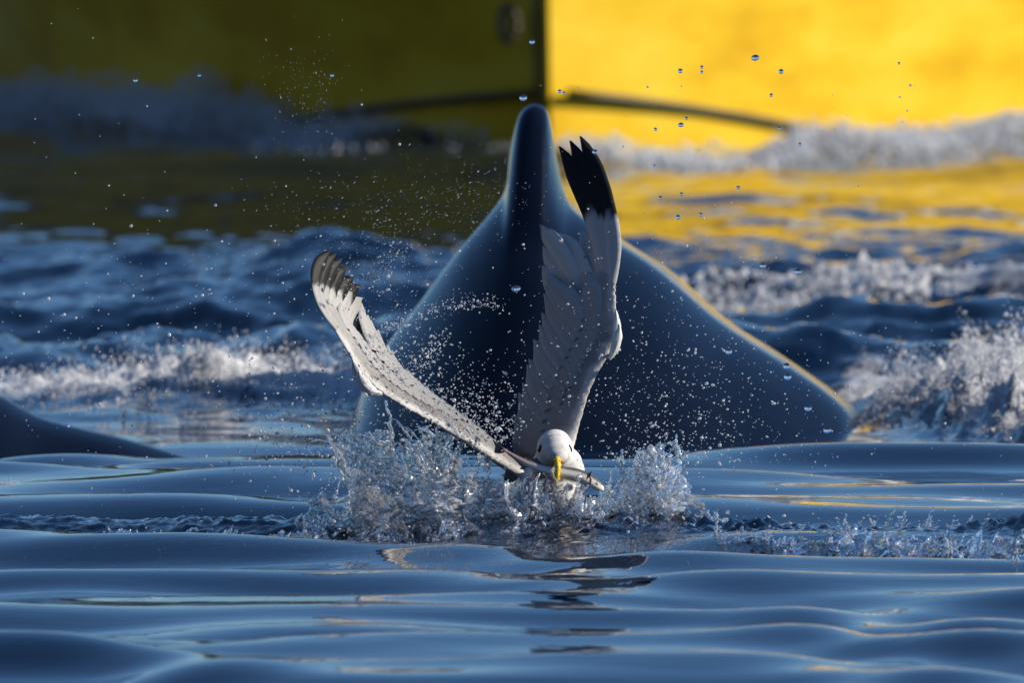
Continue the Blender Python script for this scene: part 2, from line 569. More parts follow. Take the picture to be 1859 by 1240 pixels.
# ------------------------------------------------------------------ whales
def build_whale():
    d0 = 34.7
    full = [(560, 1010), (640, 760), (690, 645), (760, 550), (830, 455), (882, 393), (912, 352), (922, 320), (926, 280), (934, 238), (946, 205),
            (968, 190), (990, 198), (1000, 226), (1006, 262), (1014, 305), (1024, 345), (1040, 378), (1075, 407), (1120, 440), (1200, 492),
            (1300, 578), (1400, 645), (1500, 716), (1552, 770), (1590, 860), (1640, 1010)]
    body = [(560, 1010), (640, 760), (690, 645), (760, 550), (830, 457), (882, 400), (912, 372), (922, 364), (930, 358), (938, 354), (948, 350),
            (968, 347), (988, 349), (996, 352), (1004, 357), (1014, 362), (1026, 370), (1042, 384), (1075, 409), (1120, 440), (1200, 492),
            (1300, 578), (1400, 645), (1500, 716), (1552, 770), (1590, 860), (1640, 1010)]
    n = 150
    cf = np.array([P(u, v, d0) for u, v in full]); cb = np.array([P(u, v, d0) for u, v in body])
    # sample both with the same parameter (by index) so they correspond
    def by_index(c):
        k = len(c); pp = np.concatenate([[2 * c[0] - c[1]], c, [2 * c[-1] - c[-2]]])
        s = np.linspace(0, k - 1 - 1e-6, n); i = s.astype(int); t = (s - i)[:, None]
        p0, p1, p2, p3 = pp[i], pp[i + 1], pp[i + 2], pp[i + 3]
        return 0.5 * (2 * p1 + (p2 - p0) * t + (2 * p0 - 5 * p1 + 4 * p2 - p3) * t ** 2 + (3 * p1 - p0 - 3 * p2 + p3) * t ** 3)
    SF, SB = by_index(cf), by_index(cb)
    ys = np.concatenate([np.linspace(-1.0, -0.35, 26)[:-1], np.linspace(-0.35, 0.35, 43), np.linspace(0.35, 3.2, 26)[1:]])
    ZT = float(P(968, 347, d0).z); XC = float(P(985, 347, d0).x); XL = float(P(610, 800, d0).x); XR = float(P(1580, 800, d0).x)
    V = []
    for y in ys:
        # falcate dorsal fin: long front edge, short trailing edge, in depth
        f = smoothstep(-0.22, 0.0, y) * (1 - smoothstep(0.0, 0.14, y)) if y > -0.22 else 0.0
        f = float(f)
        c = SB + (SF - SB) * f
        drop = 1.0 * abs(y) ** 1.55 if y < 0 else 0.10 * y * y
        c = c.copy()
        # towards the camera the ridge rounds off into a full dome
        xi = np.clip((c[:, 0] - XC) / np.where(c[:, 0] < XC, XC - XL, XR - XC), -1.25, 1.25)
        dome = ZT * (1 - np.abs(xi) ** 1.9)
        wd = float(smoothstep(0.0, 0.55, -y)) if y < 0 else 0.0
        c[:, 2] = c[:, 2] * (1 - wd) + dome * wd
        c[:, 2] -= drop
        c[:, 0] = c[:, 0] * (1 + 0.05 * y) + 0.05 * y
        c[:, 1] = d0 + y
        V.append(c)
    V = np.array(V).reshape(-1, 3)
    V[:, 2] += 0.004 * fbm(V[:, 0] * 3, V[:, 1] * 1.2, V[:, 2] * 3, 3)
    root = thing("whale", (0.1, d0, 0.0), "huge dark blue whale back with an upright dorsal fin rising behind the gull", "whale")
    me = mesh_np("back", V, grid_faces(len(ys), n)[:, ::-1], True)
    add("back", me, M_WHALE, root)


def build_second_whale():
    # low rounded back at the left edge, sliding under
    root_pt = P(-250, 800, 34.0)
    sil = [(-900, 900), (-700, 740), (-500, 668), (-300, 655), (-120, 672), (0, 718), (70, 756), (150, 778), (240, 800), (370, 842), (470, 900), (530, 980)]
    c = np.array([P(u, v, 33.7) for u, v in sil])
    S = spline(c, 70)
    ys = np.linspace(-0.7, 1.5, 40)
    V = []
    for y in ys:
        q = S.copy(); q[:, 1] = 33.7 + y
        q[:, 2] -= (1.6 if y < 0 else 0.14) * abs(y) ** 1.6
        q[:, 0] -= 0.05 * y
        V.append(q)
    V = np.array(V).reshape(-1, 3)
    root = thing("whale", (root_pt.x, 34.0, 0), "low black whale back sliding under at the left edge of the picture", "whale")
    add("back", mesh_np("back", V, grid_faces(len(ys), 70)[:, ::-1], True), M_WHALE, root)


build_whale()
build_second_whale()


# ------------------------------------------------------------------ the yellow boat
def build_boat():
    root = thing("boat", (STEM[0], STEM[1], 0), "bright yellow boat with its bow pointing at the whale", "boat")
    ca, sa = math.cos(BOAT_ROT), math.sin(BOAT_ROT)

    def W(t, s, z):
        return (STEM[0] + t * sa + s * ca, STEM[1] + t * ca - s * sa, z)

    L = 9.5
    def half(t, z):
        t = max(t, 0)
        b = 2.75 * (1 - math.exp(-0.40 * t)) * (1 - 0.10 * (t / L) ** 3)
        if z >= 0:
            return b * (0.86 + 0.20 * min(z, 1.4))
        return b * 0.86 * max(0.0, 1 - (z / -0.62) ** 2) ** 0.6

    def stem_t(z):
        return -0.22 * z - 0.10 * max(z - 0.6, 0) if z > 0 else 0.35 * (-z) ** 1.2 * 2
    def sheer(t):
        return 1.45 + 0.26 * max(0, 1 - t / 5.0) ** 2

    nz = 22; nt_ = 56
    tt = np.linspace(0, 1, nt_) ** 1.6

    def side_mesh(sgn, z_lo, z_hi, out=0.0):
        """z_lo, z_hi as functions of t"""
        V = []
        for q in tt:
            row = []
            for k in range(nz):
                a = k / (nz - 1)
                z = z_lo(q * L) + (z_hi(q * L) - z_lo(q * L)) * a
                t = stem_t(z) + q * (L - stem_t(z))
                row.append(W(t, sgn * (half(t - stem_t(z), z) + 0.028 * min(1.0, q * 25) + out), z))
            V += row
        F = grid_faces(nt_, nz)
        return np.array(V), (F if sgn > 0 else F[:, ::-1])

    for sgn, nm in ((1, "lit"), (-1, "shade")):
        v, f = side_mesh(sgn, lambda t: -0.60, lambda t: sheer(t) - 0.26)
        o = add("hull_side", mesh_np("hull_side", v, f), M_HULL, root)
        v, f = side_mesh(sgn, lambda t: sheer(t) - 0.255, lambda t: sheer(t), 0.004)
        add("white_strake", mesh_np("white_strake", v, f), MB["white_paint"], root)
        # rubbing strake and spray rail
        pts = []; rr = []
        for q in np.linspace(0, 1, 40) ** 1.4:
            z = sheer(q * L) - 0.26; t = stem_t(z) + q * (L - stem_t(z))
            pts.append(W(t, sgn * (half(t - stem_t(z), z) + 0.045), z)); rr.append(0.035)
        add("rubbing_strake", mesh_np("rubbing_strake", *tube(pts, rr, 8)), MB["brown_wood"], root)
        pts = []; rr = []
        for q in np.linspace(0, 2.2, 26):
            z = 0.165 - 0.08 * q - 0.03 * q * q if sgn < 0 else 0.165 - 0.13 * q - 0.03 * q * q
            t = stem_t(z) + q + 0.01
            pts.append(W(t, sgn * (half(t - stem_t(z), z) + 0.040), z)); rr.append(0.011)
        add("spray_rail", mesh_np("spray_rail", *tube(pts, rr, 8)), MB["rubber_and_shadow_line"], root)  # dark colour paints in the shadow line along the rail
    # stem bar
    pts = [W(stem_t(z) + 0.03, -0.030, z) for z in np.linspace(-0.3, sheer(0) + 0.03, 24)]
    stem = add("stem_bar", mesh_np("stem_bar", *tube(pts, [0.016] * 24, 10)), MB["stem_brown"], root)
    # bow eye below the rail of the stem
    pts = []
    c = np.array(W(stem_t(0.36) - 0.01, -0.09, 0.355))
    for a in np.linspace(0, math.pi * 2, 20):
        pts.append(c + np.array([0.02 * math.cos(a) - 0.02, 0.0, 0.045 * math.sin(a)]))
    add("bow_eye", mesh_np("bow_eye", *tube(pts, [0.014] * 20, 8)), MB["rubber_and_shadow_line"], stem)
    # deck and transom
    V = []; zs = []
    for q in tt:
        z = sheer(q * L) - 0.12; t = stem_t(z) + q * (L - stem_t(z)); w = half(t - stem_t(z), z) + 0.02
        for a in np.linspace(-1, 1, 7): V.append(W(t, a * w, z))
    add("deck", mesh_np("deck", np.array(V), grid_faces(nt_, 7)), MB["grey_deck"], root)
    V = []
    for k in range(nz):
        z = -0.6 + (sheer(L) + 0.6) * k / (nz - 1); w = half(L - stem_t(z), z) + 0.028
        for a in np.linspace(-1, 1, 5): V.append(W(L, a * w, z))
    add("transom", mesh_np("transom", np.array(V), grid_faces(nz, 5)), M_HULL, root)
    # wheelhouse
    def box(t0, t1, s0, s1, z0, z1, taper=0.0):
        bm = bmesh.new()
        vs = []
        for z, g in ((z0, 0), (z1, taper)):
            for t, s in ((t0 + g, s0 + g * .4), (t1 - g * .3, s0 + g * .4), (t1 - g * .3, s1 - g * .4), (t0 + g, s1 - g * .4)):
                vs.append(bm.verts.new(W(t, s, z)))
        bm.faces.new(vs[3::-1]); bm.faces.new(vs[4:])
        for k in range(4): bm.faces.new((vs[k], vs[(k + 1) % 4], vs[4 + (k + 1) % 4], vs[4 + k]))
        bmesh.ops.bevel(bm, geom=bm.edges[:], offset=0.03, segments=2, affect='EDGES')
        bmesh.ops.recalc_face_normals(bm, faces=bm.faces)
        me = bpy.data.meshes.new("box"); bm.to_mesh(me); bm.free()
        return me
    wh = add("wheelhouse", box(4.4, 6.8, -1.05, 1.05, 1.3, 2.7, 0.18), MB["white_paint"], root)
    add("roof", box(4.35, 6.95, -1.12, 1.12, 2.702, 2.78, 0.05), MB["white_paint"], wh)
    for s in (-0.62, 0.0, 0.62):
        add("window", box(4.49, 4.61, s - 0.27, s + 0.27, 2.0, 2.5, 0.07), MB["dark_glass"], wh)
    # bow rail: top tube and stanchions
    for sgn in (1, -1):
        pts = []
        for q in np.linspace(0.0, 3.4, 24):
            z = sheer(q); t = stem_t(z) + q; pts.append(W(t + .05, sgn * max(half(q, z) - 0.06, 0.0), z + 0.55))
        add("bow_rail", mesh_np("bow_rail", *tube(pts, [0.016] * 24, 8)), MB["steel"], root)
        for q in (0.5, 1.3, 2.2, 3.1):
            z = sheer(q); t = stem_t(z) + q + .05; s = sgn * (half(q, z) - 0.06)
            add("stanchion", mesh_np("stanchion", *tube([W(t, s, z - 0.12), W(t, s, z + 0.55)], [0.013, 0.013], 8)), MB["steel"], root)

    # grey fender hanging on the shaded side, mostly outside the left edge
    def W2(t, ds, z):
        return W(t, -(half(t - stem_t(z), z) + 0.028) - ds, z)
    tq = 5.35
    top = np.array(W2(tq, 0.16, 0.95))
    bot = np.array(W2(tq, 0.16, 0.09))
    bot[:2] = top[:2]
    # slide so that its right-hand edge enters the frame as in the photograph
    want_x = P(2, 100, top[1]).x - 0.105
    shift = want_x - top[0]
    top[0] += shift; bot[0] += shift
    fd = thing("boat_fender", tuple(bot), "pale grey boat fender hanging at the far left edge", "fender")
    zz = np.array([0, .012, .04, .09, .16, .3, .5, .7, .78, .83, .86]); rad = np.array([.02, .06, .09, .108, .115, .118, .118, .112, .085, .05, .03])
    pts = [bot + (top - bot) * (z / 0.86) for z in zz]
    add("fender_body", mesh_np("fender_body", *tube(pts, rad, 28)), MB["grey_rubber"], fd)
    add("fender_rope", mesh_np("fender_rope", *tube([top - [0, 0, .02], top + [0.0, 0, .3], top + [0.1, 0.0, .42]], [.011] * 3, 8)), MB["rubber_and_shadow_line"], fd)


MB = {
    "white_paint": simple("white_paint", (0.78, 0.77, 0.74), 0.35, 6, 0.06),
    "brown_wood": simple("brown_wood", (0.16, 0.06, 0.025), 0.5, 14, 0.3, 0.3),
    "rubber_and_shadow_line": simple("rubber_and_shadow_line", (0.040, 0.027, 0.006), 0.55, 20, 0.3, 0.2),
    "stem_brown": simple("stem_brown", (0.16, 0.095, 0.012), 0.5, 9, 0.5, 0.2),
    "grey_rubber": simple("grey_rubber", (0.42, 0.43, 0.46), 0.4, 12, 0.12, 0.1),
    "grey_deck": simple("grey_deck", (0.30, 0.29, 0.27), 0.7, 10, 0.15),
    "dark_glass": simple("dark_glass", (0.01, 0.012, 0.015), 0.05),
    "steel": simple("steel", (0.55, 0.55, 0.55), 0.25, 9, 0.1, Metallic=1.0),
}
build_boat()


# ------------------------------------------------------------------ the gull
GD = 30.0
WHITE = np.array((0.70, 0.69, 0.67)); GREY = np.array((0.22, 0.212, 0.212)); PALE = np.array((0.34, 0.33, 0.318)); BLACK = np.array((0.010, 0.010, 0.011))


def remesh(v, f, voxel, smooth_it, name):
    me = mesh_np("tmp", v, f, True)
    o = bpy.data.objects.new("tmp", me); COL.objects.link(o)
    md = o.modifiers.new("r", 'REMESH'); md.mode = 'VOXEL'; md.voxel_size = voxel; md.use_smooth_shade = True
    sm = o.modifiers.new("s", 'SMOOTH'); sm.factor = 0.5; sm.iterations = smooth_it
    dg = bpy.context.evaluated_depsgraph_get(); dg.update()
    out = bpy.data.meshes.new_from_object(o.evaluated_get(dg))
    out.name = name
    bpy.data.objects.remove(o); bpy.data.meshes.remove(me)
    for p in out.polygons: p.use_smooth = True
    return out


def ellipsoid(c, r, rot=None):
    v, f = ICO3
    M = Matrix.Rotation(0, 3, 'X') if rot is None else rot
    vv = (v * np.array(r)) @ np.array(M).T + np.array(c)
    return vv, f


def wing_arm(LE, TE, n, cover, thick, toward):
    """Closed aerofoil loft between the leading edge and a fraction of the chord."""
    le, te = spline(LE, n), spline(TE, n)
    m = 14
    rings = []
    for i in range(n):
        s = i / (n - 1)
        ch = (te[i] - le[i]) * cover(s)
        span = (le[min(i + 1, n - 1)] - le[max(i - 1, 0)]); span /= np.linalg.norm(span)
        nrm = np.cross(span, ch); nrm /= np.linalg.norm(nrm) + 1e-9
        if nrm @ toward < 0: nrm = -nrm
        th = thick(s)
        ring = []
        for k in range(m):
            a = 2 * math.pi * k / m
            xx = 0.5 - 0.5 * math.cos(a)
            zz = math.sin(a) * (0.55 + 0.45 * (1 - xx)) * th * 0.5
            camber = 0.05 * np.linalg.norm(ch) * (1 - (2 * xx - 1) ** 2)
            ring.append(le[i] + ch * xx + nrm * (zz + camber))
        rings.append(ring)
    V = np.array(rings).reshape(-1, 3)
    F = grid_faces(n, m, True); F = np.concatenate([F[:, [0, 1, 2]], F[:, [0, 2, 3]]])
    a, b = len(V), len(V) + 1
    V = np.concatenate([V, [np.mean(rings[0], 0), np.mean(rings[-1], 0)]])
    caps = [[a, (k + 1) % m, k] for k in range(m)] + [[b, (n - 1) * m + k, (n - 1) * m + (k + 1) % m] for k in range(m)]
    return V, np.concatenate([F, np.array(caps)])


def feather_mesh(base, mid, tip, w, nrm, col, tipcol, tipstart, blunt=0.35, camber=0.10, fray=0.0, seed=0):
    """Vane with a raised shaft, closed and thin; colours in the col attribute."""
    r = np.random.default_rng(seed)
    b, m_, t_ = (np.array(q, float) for q in (base, mid, tip))
    ctrl = 2 * m_ - 0.5 * (b + t_)
    n = 22; ac = np.array([-1, -0.55, 0.0, 0.16, 0.6, 1.0])
    rows_t, rows_b, cols = [], [], []
    for i in range(n):
        s = i / (n - 1)
        p = (1 - s) ** 2 * b + 2 * s * (1 - s) * ctrl + s * s * t_
        tg = 2 * (1 - s) * (ctrl - b) + 2 * s * (t_ - ctrl); tg /= np.linalg.norm(tg) + 1e-9
        side = np.cross(tg, nrm); side /= np.linalg.norm(side) + 1e-9
        nn_ = np.cross(side, tg)
        if nn_ @ nrm < 0: nn_ = -nn_
        e = 1 - s
        prof = (0.45 + 0.55 * min(1, s / 0.25)) * min(1.0, (e / blunt)) ** 0.55 if e > 0 else 0.06
        prof = max(prof, 0.06)
        jag = 1 + (fray * r.uniform(-1, 1) if s > 0.3 else 0)
        rt, rb = [], []
        for q in ac:
            z = -camber * w * q * q + (0.0011 if abs(q) < 0.2 else 0.0)
            pt = p + side * (q * w * 0.5 * prof * jag) + nn_ * z + tg * (-0.25 * w * prof * abs(q) * (s > 0.6))
            rt.append(pt + nn_ * 0.0005); rb.append(pt - nn_ * 0.0005)
        rows_t.append(rt); rows_b.append(rb)
        k = float(np.clip((s - tipstart) / 0.035, 0, 1)) if tipcol is not None else 0.0
        for q in ac:
            kk = float(np.clip((s - tipstart + 0.05 * abs(q) - 0.02 * r.uniform()) / 0.03, 0, 1)) if tipcol is not None else 0.0
            c = (col if tipcol is None else col * (1 - kk) + tipcol * kk)
            cols.append(c * (0.88 if abs(q) < 0.2 else 1.0 - 0.06 * q))
    nc = len(ac)
    V = np.concatenate([np.array(rows_t).reshape(-1, 3), np.array(rows_b).reshape(-1, 3)])
    Ft = grid_faces(n, nc); Fb = grid_faces(n, nc)[:, ::-1] + n * nc
    ed = []
    for i in range(n - 1):
        for c in (0, nc - 1):
            a0, a1 = i * nc + c, (i + 1) * nc + c
            ed.append([a0, a1, a1 + n * nc, a0 + n * nc] if c == 0 else [a1, a0, a0 + n * nc, a1 + n * nc])
    for c in range(nc - 1):
        a0, a1 = (n - 1) * nc + c, (n - 1) * nc + c + 1
        ed.append([a0, a1, a1 + n * nc, a0 + n * nc])
    F = np.concatenate([Ft, Fb, np.array(ed)])
    return mesh_np("feather", V, F, True, {"col": ('FLOAT_COLOR', np.array(cols + cols))})


def build_gull():
    D = GD
    g = lambda u, v, dy: np.array(P(u, v, D + dy))
    px = D / F_PX
    root = thing("gull", tuple(g(1000, 965, 0.06)), "grey and white gull with raised black tipped wings gripping a fish over the splash", "gull")

    # wing edges: (u, v, depth offset)
    R_LE = [g(1030, 868, .05), g(1040, 825, .05), g(1050, 785, .06), g(1074, 705, .07), g(1104, 648, .08), g(1124, 605, .09), g(1120, 552, .10), g(1120, 500, .11)]
    R_TE = [g(935, 860, .11), g(922, 822, .12), g(918, 782, .13), g(936, 705, .15), g(960, 635, .16), g(980, 575, .165), g(988, 530, .165), g(1002, 480, .165)]
    L_LE = [g(955, 872, .05), g(915, 847, .04), g(860, 812, .02), g(800, 776, .0), g(738, 742, -.015), g(690, 712, -.03), g(658, 682, -.04), g(632, 642, -.04), g(604, 596, -.04), g(582, 555, -.035)]
    L_TE = [g(950, 850, .11), g(905, 818, .12), g(858, 770, .13), g(805, 728, .14), g(760, 694, .145), g(718, 652, .145), g(694, 618, .14), g(676, 594, .13), g(662, 575, .12), g(640, 545, .10)]
    cov_r = lambda s: 0.93 - 0.10 * s if s < 0.45 else 0.885 - 0.75 * (s - 0.45)
    cov_l = lambda s: 0.86 - 0.12 * s if s < 0.5 else 0.80 - 0.85 * (s - 0.5)
    th_r = lambda s: 0.021 * (1 - s) + 0.006
    th_l = lambda s: 0.020 * (1 - s) + 0.006
    nR = np.array((-0.55, -0.80, 0.10)); nL = np.array((0.55, -0.70, 0.45))
    parts = [wing_arm(R_LE, R_TE, 34, cov_r, th_r, nR), wing_arm(L_LE, L_TE, 36, cov_l, th_l, nL)]

    # torso: breast low in the water, back rising behind; axis tilts away and to the left
    tor = [((1012, 905, .035), 58), ((1008, 935, .05), 66), ((1000, 965, .07), 64), ((990, 900, .075), 62), ((978, 890, .12), 58), ((965, 905, .17), 52), ((950, 920, .22), 40), ((1004, 985, .08), 55)]
    for (q, r) in tor:
        parts.append(ellipsoid(g(*q), (r * px * .92, r * px * 1.15, r * px)))
    # neck and head
    for q, r in (((1012, 872, .035), (46, 46, 44)), ((1011, 850, .018), (41, 42, 40)), ((1008, 832, .006), (37, 38, 36)),
                 ((1007, 812, .000), (33, 38, 30.5)), ((1008, 803, .004), (27.5, 34, 24)), ((1009, 822, -.016), (29, 27, 24)),
                 ((1011, 829, -.031), (19, 20, 15)), ((1012, 833, -.041), (10, 12, 9)),
                 ((1028, 845, .012), (30, 34, 34)), ((1036, 858, .02), (26, 34, 34)), ((992, 846, .012), (27, 34, 32))):
        parts.append(ellipsoid(g(*q), tuple(np.array((r[0], r[1], r[2])) * px)))
    # shoulders that carry the wings
    parts.append(ellipsoid(g(960, 868, .085), (46 * px, 40 * px, 34 * px)))
    parts.append(ellipsoid(g(1010, 850, .085), (46 * px, 38 * px, 40 * px)))
    v, f = join_vf(parts)
    me = remesh(v, f, 0.0024, 5, "body")
    co = np.empty(len(me.vertices) * 3, np.float32); me.vertices.foreach_get("co", co); co = co.reshape(-1, 3)
    # colours: white head, neck and breast; grey mantle and wing coverts
    def near(curve_le, curve_te, co):
        c = spline([(np.array(a) + np.array(b)) / 2 for a, b in zip(curve_le, curve_te)], 40)[4:]
        d2 = ((co[:, None, :] - c[None]) ** 2).sum(-1)
        return np.sqrt(d2.min(1)), d2.argmin(1) / 36.0, c
    dr, sr, _ = near(R_LE, R_TE, co); dl, sl, _ = near(L_LE, L_TE, co)
    hd = np.linalg.norm((co - g(1010, 850, .015)) * np.array([1, 0.8, 0.75]), axis=1)
    br = np.linalg.norm((co - g(1010, 920, .03)) * np.array([1, 1, .7]), axis=1)
    wgt = np.minimum(dr, dl)
    gm = smoothstep(0.040, 0.062, hd) * smoothstep(0.055, 0.075, br)
    s_ = np.where(dr < dl, sr, sl)
    shade = 0.92 + 0.16 * fbm(co[:, 0] * 30, co[:, 1] * 30, co[:, 2] * 30, 3)
    wingc = GREY[None] * (1 - smoothstep(0.35, 0.95, s_))[:, None] + PALE[None] * smoothstep(0.35, 0.95, s_)[:, None]
    # white leading edge of the wing
    def edge(curve):
        c = spline(curve, 60); return np.sqrt(((co[:, None, :] - c[None]) ** 2).sum(-1).min(1))
    ew = 1 - smoothstep(0.008, 0.020, np.minimum(edge(R_LE), edge(L_LE)) + 0.004 * fbm(co[:, 0] * 60, co[:, 1] * 60, co[:, 2] * 60, 2))
    wingc = wingc * (1 - 0.6 * ew[:, None]) + WHITE[None] * 0.6 * ew[:, None]
    cols = (WHITE[None] * (1 - gm[:, None]) + wingc * gm[:, None]) * shade[:, None]
    # dark ear smudge behind each eye
    at = me.attributes.new("col", 'FLOAT_COLOR', 'POINT')
    at.data.foreach_set("color", np.concatenate([np.clip(cols, 0, 1), np.ones((len(cols), 1))], 1).astype(np.float32).ravel())
    # soft plumage relief
    nrm = np.empty(len(me.vertices) * 3, np.float32); me.vertices.foreach_get("normal", nrm); nrm = nrm.reshape(-1, 3)
    rel = 0.0006 * fbm(co[:, 0] * 75, co[:, 1] * 75, co[:, 2] * 45, 3) * gm
    me.vertices.foreach_set("co", (co + nrm * rel[:, None]).astype(np.float32).ravel()); me.update()
    add("body", me, M_BODY, root)

    # eyes
    for u, v, dy, sx in ((980.5, 814, -.0165, -1), (1034, 814, -.0165, 1)):
        vv, ff = ellipsoid((0, 0, 0), (0.0032, 0.0054, 0.0066), Matrix.Rotation(-sx * 0.45, 3, 'Y'))
        add("eye", mesh_np("eye", vv + g(u, v, dy), ff), M_EYE, root)
    # bill: hooked upper mandible passing in front of the fish, lower mandible behind it
    up = [g(1011, 829, -.040), g(1012, 840, -.054), g(1012.5, 852, -.060), g(1011, 864, -.060), g(1009, 874, -.057), g(1006.5, 883, -.053)]
    um = add("upper_mandible", mesh_np("upper_mandible", *tube(spline(up, 16), np.interp(np.linspace(0, 1, 16), [0, .3, .7, .92, 1], [.0054, .0046, .0037, .0025, .0008]), 12)), M_BILL, root)
    lo = [g(1013, 842, -.028), g(1013.5, 858, -.033), g(1012, 872, -.037), g(1009, 881, -.040)]
    add("lower_mandible", mesh_np("lower_mandible", *tube(spline(lo, 12), np.interp(np.linspace(0, 1, 12), [0, .6, 1], [.0055, .0042, .0012]), 10)), M_BILL, root)
    gp = [g(1015, 839, -.044), g(1019, 837.5, -.043), g(1022.5, 835, -.038)]
    add("gape", mesh_np("gape", *tube(spline(gp, 8), [.0016, .0021, .0024, .0025, .0024, .0022, .0018, .001], 8)), M_GAPE, root)
    for sx in (-1, 1):
        vv, ff = ellipsoid(g(1011.8 + sx * 4.2, 838, -.0555), (0.0008, 0.0012, 0.0022))
        add("nostril", mesh_np("nostril", vv, ff), M_EYE, um)

    # flight feathers --------------------------------------------------
    seed = 100

    def put(name, b, m, t, w, nrm, col, tipcol=None, ts=0.8, blunt=.3, fray=0.04):
        nonlocal seed
        seed += 1
        add(name, feather_mesh(b, m, t, w, nrm, col, tipcol, ts, blunt, 0.10, fray, seed), M_FEATHER, root)

    def lerp(a, b, t): return a + (b - a) * t
    def wn_at(LE, TE, s, toward):
        """Local wing surface normal at span fraction s, turned to the given side."""
        le, te = spline(LE, 60), spline(TE, 60); i = int(np.clip(s * 59, 1, 58))
        n = np.cross(le[i + 1] - le[i - 1] + te[i + 1] - te[i - 1], te[i] - le[i]); n /= np.linalg.norm(n)
        return n if n @ toward > 0 else -n

    def on_wing(LE, TE, s, c):
        le, te = spline(LE, 60), spline(TE, 60); q = np.clip(s, 0, 1) * 59; i = int(min(q, 58)); f = q - i
        return lerp(lerp(le[i], le[i + 1], f), lerp(te[i], te[i + 1], f), c)

    def lay(name, LE, TE, toward, s0, c0, s1, c1, w, lift0, lift1, col, tipcol=None, ts=.9, blunt=.4, fray=.04):
        n = wn_at(LE, TE, (s0 + s1) / 2, toward)
        cov, thk = (cov_r, th_r) if LE is R_LE else (cov_l, th_l)
        def skin(s, c):                          # height of the arm's surface above the chord plane
            x = c / cov(s)
            if x >= 1: return 0.0
            chl = np.linalg.norm(on_wing(LE, TE, s, 1) - on_wing(LE, TE, s, 0)) * cov(s)
            return math.sqrt(x * (1 - x)) * (.55 + .45 * (1 - x)) * thk(s) + .05 * chl * (1 - (2 * x - 1) ** 2)
        lift0 += skin(s0, c0); lift1 += skin(s1, c1)
        b = on_wing(LE, TE, s0, c0) + n * lift0; t = on_wing(LE, TE, s1, min(c1, 1.0)) + n * lift1
        if c1 > 1.0:
            t = t + (on_wing(LE, TE, s1, 1) - on_wing(LE, TE, s1, 0)) * (c1 - 1)
        sm_, cm_ = (s0 + s1) / 2, (c0 + c1) / 2
        m = on_wing(LE, TE, sm_, cm_) + n * max(skin(sm_, cm_) + .0022, (lift0 + lift1) / 2 + .001)
        put(name, b, m, t, w * px, n, col, tipcol, ts, blunt, fray)

    warm = np.array((1.0, .985, .965))
    for LE, TE, tw, tone0, prim in (
        (R_LE, R_TE, nR, .23, [  # base, mid, tip, width px, tone, black start
            ((1114, 515, .112), (1106, 385, .145), (1057, 248, .19), 36, .50, .46),
            ((1110, 520, .115), (1092, 395, .150), (1038, 256, .192), 38, .50, .48),
            ((1106, 526, .118), (1080, 400, .152), (1018, 266, .195), 38, .50, .54),
            ((1102, 534, .121), (1102, 440, .150), (1072, 335, .180), 38, .52, .70),
            ((1096, 544, .124), (1102, 465, .148), (1098, 372, .175), 38, .54, .86),
            ((1090, 556, .127), (1076, 482, .150), (1056, 418, .172), 40, .54, None),
            ((1083, 568, .130), (1052, 484, .150), (1016, 424, .170), 40, .52, None),
            ((1076, 582, .133), (1034, 492, .152), (979, 404, .168), 40, .54, .955),
            ((1068, 598, .136), (1026, 517, .155), (986, 446, .168), 42, .49, None),
            ((1060, 614, .139), (1020, 542, .157), (984, 482, .168), 42, .46, None)]),
        (L_LE, L_TE, nL, .25, [
            ((606, 600, -.034), (569, 524, -.025), (592, 458, .020), 34, .50, .50),
            ((610, 602, -.028), (578, 526, -.012), (604, 463, .032), 35, .51, .51),
            ((615, 606, -.020), (588, 530, .004), (616, 472, .045), 36, .52, .53),
            ((620, 610, -.012), (599, 536, .018), (626, 486, .055), 36, .60, .54),
            ((626, 615, -.002), (610, 547, .034), (640, 504, .065), 36, .60, .64),
            ((632, 621, .008), (622, 558, .048), (652, 518, .075), 36, .60, .76),
            ((639, 628, .02), (633, 574, .060), (656, 542, .085), 34, .58, None),
            ((646, 636, .03), (643, 590, .072), (662, 564, .095), 34, .57, None),
            ((653, 644, .04), (653, 605, .082), (671, 582, .102), 34, .56, None),
            ((661, 652, .05), (664, 620, .090), (686, 602, .108), 34, .55, None)])):
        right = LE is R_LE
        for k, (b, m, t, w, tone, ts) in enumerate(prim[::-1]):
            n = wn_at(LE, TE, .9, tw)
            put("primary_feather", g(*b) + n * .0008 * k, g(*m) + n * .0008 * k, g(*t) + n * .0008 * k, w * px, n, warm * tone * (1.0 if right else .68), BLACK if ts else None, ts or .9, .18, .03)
        nS = 14
        for i in range(nS):                      # secondaries, each lapping the next one out
            q = i / (nS - 1)
            s0 = .10 + .66 * q
            lay("secondary_feather", LE, TE, tw, s0, .42, min(s0 + .20 + RNG.uniform(-.02, .02), .97), (0.90 + .09 * q) + RNG.uniform(-.03, .03) * (.3 + q), 60 if right else 46, .001 + .0004 * i, .0015 + .0004 * i,
                warm * (tone0 + .12 * q), WHITE * .65, .93, .5, .02)
        for i in range(13):                      # greater coverts
            q = i / 15
            s0 = .34 + .50 * q
            lay("covert_feather", LE, TE, tw, s0, .26, min(s0 + .10, .98), .70 + RNG.uniform(-.02, .02), 48 if right else 38, .0008, .0022, warm * (tone0 + .01 + .16 * q), None, .9, .5, .02)
        for i in range(14):                      # primary coverts and outer lesser coverts
            q = i / 13
            s0 = .42 + .46 * q
            lay("covert_feather", LE, TE, tw, s0, .22, min(s0 + .12, .99), .48 + RNG.uniform(-.02, .02), 36 if right else 28, .0012, .003, warm * (tone0 + .05 + .10 * q), None, .9, .4, .03)
